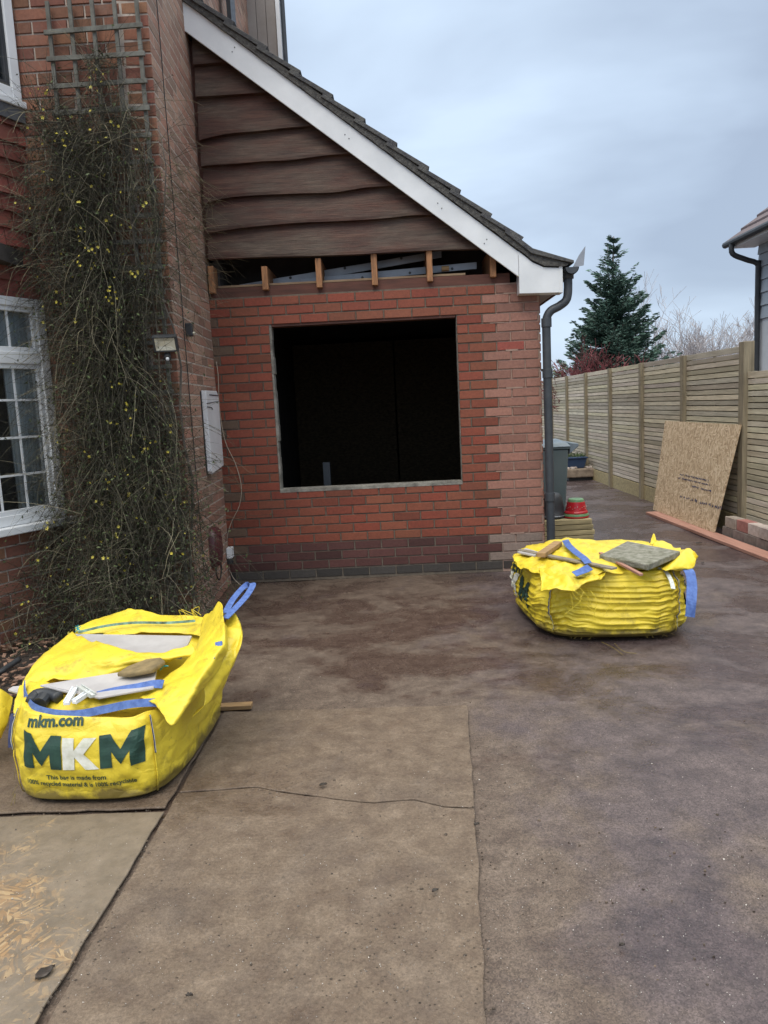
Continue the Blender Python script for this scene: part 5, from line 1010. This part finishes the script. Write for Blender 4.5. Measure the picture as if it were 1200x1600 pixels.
MB().tube([bk+Vector((.148*math.cos(t), .148*math.sin(t), .022)) for t in np.linspace(3.4, 6.1, 16)], .004, 6).build('handle', M['galv'], bko)
# wheelie bin
wb = empty('wheelie_bin', (1.65, 8.75, 0), 'grey-green wheelie bin behind the corner of the garage', 'wheelie bin')
bx0, bx1, by0, by1 = 1.42, 1.90, 8.50, 9.05; mb = MB()
mb.hexa([(bx0+.05, by0+.05, .04), (bx1-.075, by0+.05, .04), (bx1-.075, by1-.06, .04), (bx0+.05, by1-.06, .04), (bx0, by0, .86), (bx1-.03, by0, .86), (bx1-.03, by1, .86), (bx0, by1, .86)]); mb.build('body', M['bin'], wb, bevel=.02)
mb = MB(); mb.box(bx0-.015, bx1-.015, by0-.015, by1, .862, .885); mb.build('rim', M['bin'], wb, bevel=.006)
mb = MB(); mb.hexa([(bx0-.02, by0-.03, .887), (bx1-.01, by0-.03, .887), (bx1-.01, by1+.02, .887), (bx0-.02, by1+.02, .887), (bx0+.02, by0+.02, .925), (bx1-.05, by0+.02, .935), (bx1-.05, by1-.02, .955), (bx0+.02, by1-.02, .945)]); mb.build('lid', M['binlid'], wb, bevel=.01)
mb = MB(); mb.prism([(bx1-.02, by0+.02, .80), (bx1-.02, by0+.02, .93), (bx1+.08, by0+.02, .915), (bx1+.085, by0+.02, .885)], (0, .42, 0)); mb.build('handle', M['binlid'], wb, bevel=.008)
for y in (by0+.1, by1-.12): MB().tube([(bx1-.06, y, .10), (bx1-.01, y, .10)], .10, 20).build('wheel', M['rubber'], wb)
# stone trough with a blue trough on it
ct = Vector((3.05, 13.2, 0)); st_ = empty('stone_trough', ct, 'rectangular stone planter at the far end of the fence with a blue trough on it', 'planter')
cL = PZ(885, 752, 0); cR = PZ(926, 748, 0); x0, x1, y0 = cL.x, cR.x, cL.y
mb = MB(); mb.hexa([(x0+.05, y0+.05, 0), (x1-.05, y0+.05, 0), (x1-.05, y0+.45, 0), (x0+.05, y0+.45, 0), (x0+.05, y0+.05, .05), (x1-.05, y0+.05, .05), (x1-.05, y0+.45, .05), (x0+.05, y0+.45, .05)]); mb.build('foot', M['rubber'], st_)
mb = MB(); mb.box(x0-.03, x1, y0, y0+.5, .052, .20); mb.build('basin', M['stone'], st_, bevel=.02)
mb = MB(); [mb.lathe((random.uniform(x0, x1-.05), random.uniform(y0+.03, y0+.2), .195), [(.02, 0), (.035, .015), (.02, .035), (.004, .04)], 7) for _ in range(12)]; mb.build('pebbles', M['block'], st_)
bt = empty('blue_trough', (x0+.2, y0+.3, .2), 'dark blue plastic trough of small plants standing on the stone planter', 'planter')
mb = MB(); mb.hexa([(x0+.03, y0+.14, .205), (x1-.16, y0+.14, .205), (x1-.16, y0+.42, .205), (x0+.03, y0+.42, .205), (x0-.02, y0+.10, .37), (x1-.12, y0+.10, .37), (x1-.12, y0+.46, .37), (x0-.02, y0+.46, .37)]); mb.build('body', M['bluetrough'], bt, bevel=.008)
mb = MB(); mb.box(x0-.035, x1-.105, y0+.085, y0+.475, .372, .395); mb.build('rim', M['bluetrough'], bt, bevel=.005)
rn = np.random.RandomState(3); C = np.stack([rn.uniform(x0, x1-.12, 500), rn.uniform(y0+.12, y0+.44, 500), .39+abs(rn.normal(0, .035, 500))], 1); V_, F_ = quads(C, .016, 4); npmesh('small_plants', V_, F_, M['greenleaf'], bt, np.repeat(rn.uniform(.3, .9, 500), 4))
# ------------------------------------------------------------ neighbour's house
nh = empty('neighbour_house', (9, 13, 0), 'pale neighbouring house with grey boarding, purple roof and black downpipe beyond the fence', 'house')
XN, YN = 7.0, 15.2; ZE = 4.15
mb = MB(); mb.box(XN, XN+6, 4, YN, 0, 2.72); mb.build('rendered_wall', M['render'], nh)
mb = MB(); z = 2.72
while z < ZE+.2: mb.hexa([(XN-.035, 4, z), (XN+6, 4, z), (XN+6, YN+.01, z), (XN-.035, YN+.01, z), (XN-.008, 4, z+.235), (XN+6, 4, z+.235), (XN+6, YN+.01, z+.235), (XN-.008, YN+.01, z+.235)]); z += .24
mb.build('weatherboarding', M['greyboard'], nh)
mb = MB(); n_ = 14; sx_, sz_ = .30, .235
for k in range(n_):
    xa = XN-.55+k*sx_; za = ZE+.03+k*sz_; mb.hexa([(xa, 4, za), (xa, YN+.25, za), (xa+sx_+.05, YN+.25, za+sz_+.02), (xa+sx_+.05, 4, za+sz_+.02), (xa, 4, za+.05), (xa, YN+.25, za+.05), (xa+sx_+.05, YN+.25, za+sz_+.04), (xa+sx_+.05, 4, za+sz_+.04)])
mb.build('roof', M['nroof'], nh)
mb = MB(); mb.box(XN-.48, XN, 4, YN+.2, ZE-.06, ZE-.03); mb.box(XN-.50, XN-.48, 4, YN+.2, ZE-.08, ZE+.05); mb.build('soffit', M['upvc'], nh)
MB().tube([(XN-.56, 4, ZE+.01), (XN-.56, YN+.22, ZE+.01)], .06, 10).build('gutter', M['black_plastic'], nh)
MB().tube(catmull([Vector(p) for p in [(XN-.56, YN-.1, ZE), (XN-.55, YN-.1, ZE-.2), (XN-.3, YN-.1, ZE-.32), (XN-.08, YN-.1, ZE-.42), (XN-.07, YN-.1, ZE-.7), (XN-.07, YN-.1, 0)]], 5), .05, 10).build('downpipe', M['black_plastic'], nh, smooth=True)
# ------------------------------------------------------------ trees
def cloud_quads(C, s, seed, mat, name, parent, g=(.4, 1.5), aspect=.35):
    rn_ = np.random.RandomState(seed); V_, F_ = quads(C, rn_.uniform(s*.6, s*1.3, len(C)), seed, aspect=aspect); return npmesh(name, V_, F_, mat, parent, np.repeat(rn_.uniform(*g, len(C)), 4))
cx0, cy0 = 5.02, 18.0
cf = empty('conifer', (cx0, cy0, 0), 'tall dark blue-green conifer with a sparse pointed top beyond the fence', 'tree')
mb = MB(); mb.tube([(cx0, cy0, 0), (cx0+.02, cy0, 2.5), (cx0-.02, cy0, 4.0), (cx0+.02, cy0, 4.95)], [.12, .07, .03, .008], 8); mb.tube([(cx0-.02, cy0, 3.7), (cx0-.11, cy0, 4.1), (cx0-.12, cy0, 4.75)], [.02, .015, .006], 6)
rn = np.random.RandomState(21); Cs = []; Dr = []; z = .8
while z < 4.9:
    f_ = (4.95-z)/4.15; nb_ = int(5+13*min(1, f_*1.6)); Rr = .08+1.5*min(1, f_*1.05)**.95
    for b_ in range(nb_):
        az = rn.rand()*6.283; Lb = Rr*rn.uniform(.62, 1.18); zz = z+rn.uniform(-.09, .09); k_ = 12; pts = []
        up = .30 if z > 3.6 else .02
        for i in range(k_+1):
            t = i/k_; rr = Lb*t; pts.append(np.array([cx0+math.cos(az)*rr, cy0+math.sin(az)*rr, zz+up*rr+(-.16*math.sin(t*3.0)+.20*t*t)*Lb]))
        mb.tube([Vector(p) for p in pts[::3]], [.012, .009, .006, .004, .002][:len(pts[::3])], 4)
        dirb = np.array([math.cos(az), math.sin(az), .1]); sd_ = np.array([-math.sin(az), math.cos(az), 0])
        for i in range(1 if z > 3.9 else 2, k_+1):
            t = i/k_; m_n = 16 if z < 3.9 else 4; spread = Lb*.26*(1-.6*t)+.03
            off = rn.uniform(-1, 1, m_n)*spread
            for o_ in off:
                p = pts[i]+sd_*o_+dirb*(-abs(o_)*.3+rn.uniform(-.03, .05))+np.array([0, 0, -abs(o_)*.25+rn.uniform(-.025, .02)])
                Cs.append(p); Dr.append(dirb*rn.uniform(.4, 1)+sd_*np.sign(o_)*rn.uniform(.1, .9)+np.array([0, 0, rn.uniform(-.15, .35)]))
    z += .13 if z < 3.7 else .22
C = np.array(Cs); D = np.array(Dr); D /= np.linalg.norm(D, axis=1, keepdims=True); B_ = np.cross(D, rn.normal(size=D.shape)); B_ /= np.linalg.norm(B_, axis=1, keepdims=True)
s = rn.uniform(.03, .07, len(C))[:, None]; V_ = np.stack([C-D*s, C+B_*s*.28, C+D*s, C-B_*s*.28], 1).reshape(-1, 3); npmesh('crown', V_, np.arange(4*len(C)).reshape(-1, 4), M['needle'], cf, np.repeat(rn.uniform(.45, 1.9, len(C)), 4))
mb.build('trunk', M['bark'], cf, smooth=True)
def bare_tree(name, base, h, spread, mat, label, cat, seed, levels=5, nst=5, r0=.05, minr=.0045, lean=.25, twig_n=3):
    rn_ = random.Random(seed); mb = MB(); root = empty(name, base, label, cat)
    def grow(p, d, L_, r, lev):
        pts = [p]; q = p.copy(); dd = d.copy(); seg = 4
        for i in range(seg):
            dd = (dd+Vector((rn_.gauss(0, .09), rn_.gauss(0, .09), rn_.gauss(.03, .06)))).normalized(); q = q+dd*L_/seg; pts.append(q.copy())
        mb.tube(pts, [max(r*(1-.12*i), minr) for i in range(seg+1)], 4 if lev < 3 else 3, cap=False)
        if lev <= 0: return
        for k in range(twig_n if lev < levels else twig_n+1):
            i = rn_.choice([1, 2, 3, 4, 4]); ax = Vector((rn_.gauss(0, 1), rn_.gauss(0, 1), rn_.gauss(0, .4))).normalized(); nd = (dd+ax*rn_.uniform(.35, .75)).normalized(); grow(pts[i], nd, L_*rn_.uniform(.55, .85), max(r*.6, minr), lev-1)
    for s_ in range(nst):
        a = 6.28318*s_/nst+rn_.uniform(-.4, .4); d = Vector((math.cos(a)*lean, math.sin(a)*lean, 1)).normalized(); grow(Vector(base)+Vector((math.cos(a)*.1, math.sin(a)*.1, 0)), d, h*.33*rn_.uniform(.85, 1.1), r0, levels)
    mb.build('branches', mat, root); return root
bare_tree('bare_tree', Vector((8.9, 24, 0)), 4.25, 1, M['paletwig'], 'leafless pale-twigged tree with an open fan crown right of the conifer', 'tree', 5, levels=5, nst=10, r0=.032, minr=.0042, lean=.42, twig_n=3)
bare_tree('bare_tree', Vector((10.5, 25, 0)), 4.3, 1, M['paletwig'], 'leafless lower tree close to the neighbouring house', 'tree', 9, levels=5, nst=7, r0=.03, minr=.0042, lean=.5, twig_n=3)
bare_tree('red_stemmed_shrub', Vector((4.2, 16.6, 0)), 2.75, 1, M['redtwig'], 'crimson-twigged bare shrub in front of the conifer, above the fence', 'shrub', 12, levels=5, nst=7, r0=.02, minr=.005, lean=.2, twig_n=3)
sh = empty('green_shrub', (4.15, 19.5, 0), 'bright yellow-green shrub top beside the downpipe beyond the fence', 'shrub'); MB().tube([(4.15, 19.5, 0), (4.15, 19.5, 1.9)], .04, 6).build('trunk', M['bark'], sh)
rn = np.random.RandomState(8); C = rn.normal(size=(5000, 3)); C /= np.linalg.norm(C, axis=1, keepdims=True); C = C*(rn.rand(5000)**.33)[:, None]*np.array([.42, .45, .75])*(1+.25*np.sin(C[:, :1]*9))+np.array([4.12, 19.5, 1.45]); cloud_quads(C, .035, 9, M['greenleaf'], 'crown', sh)
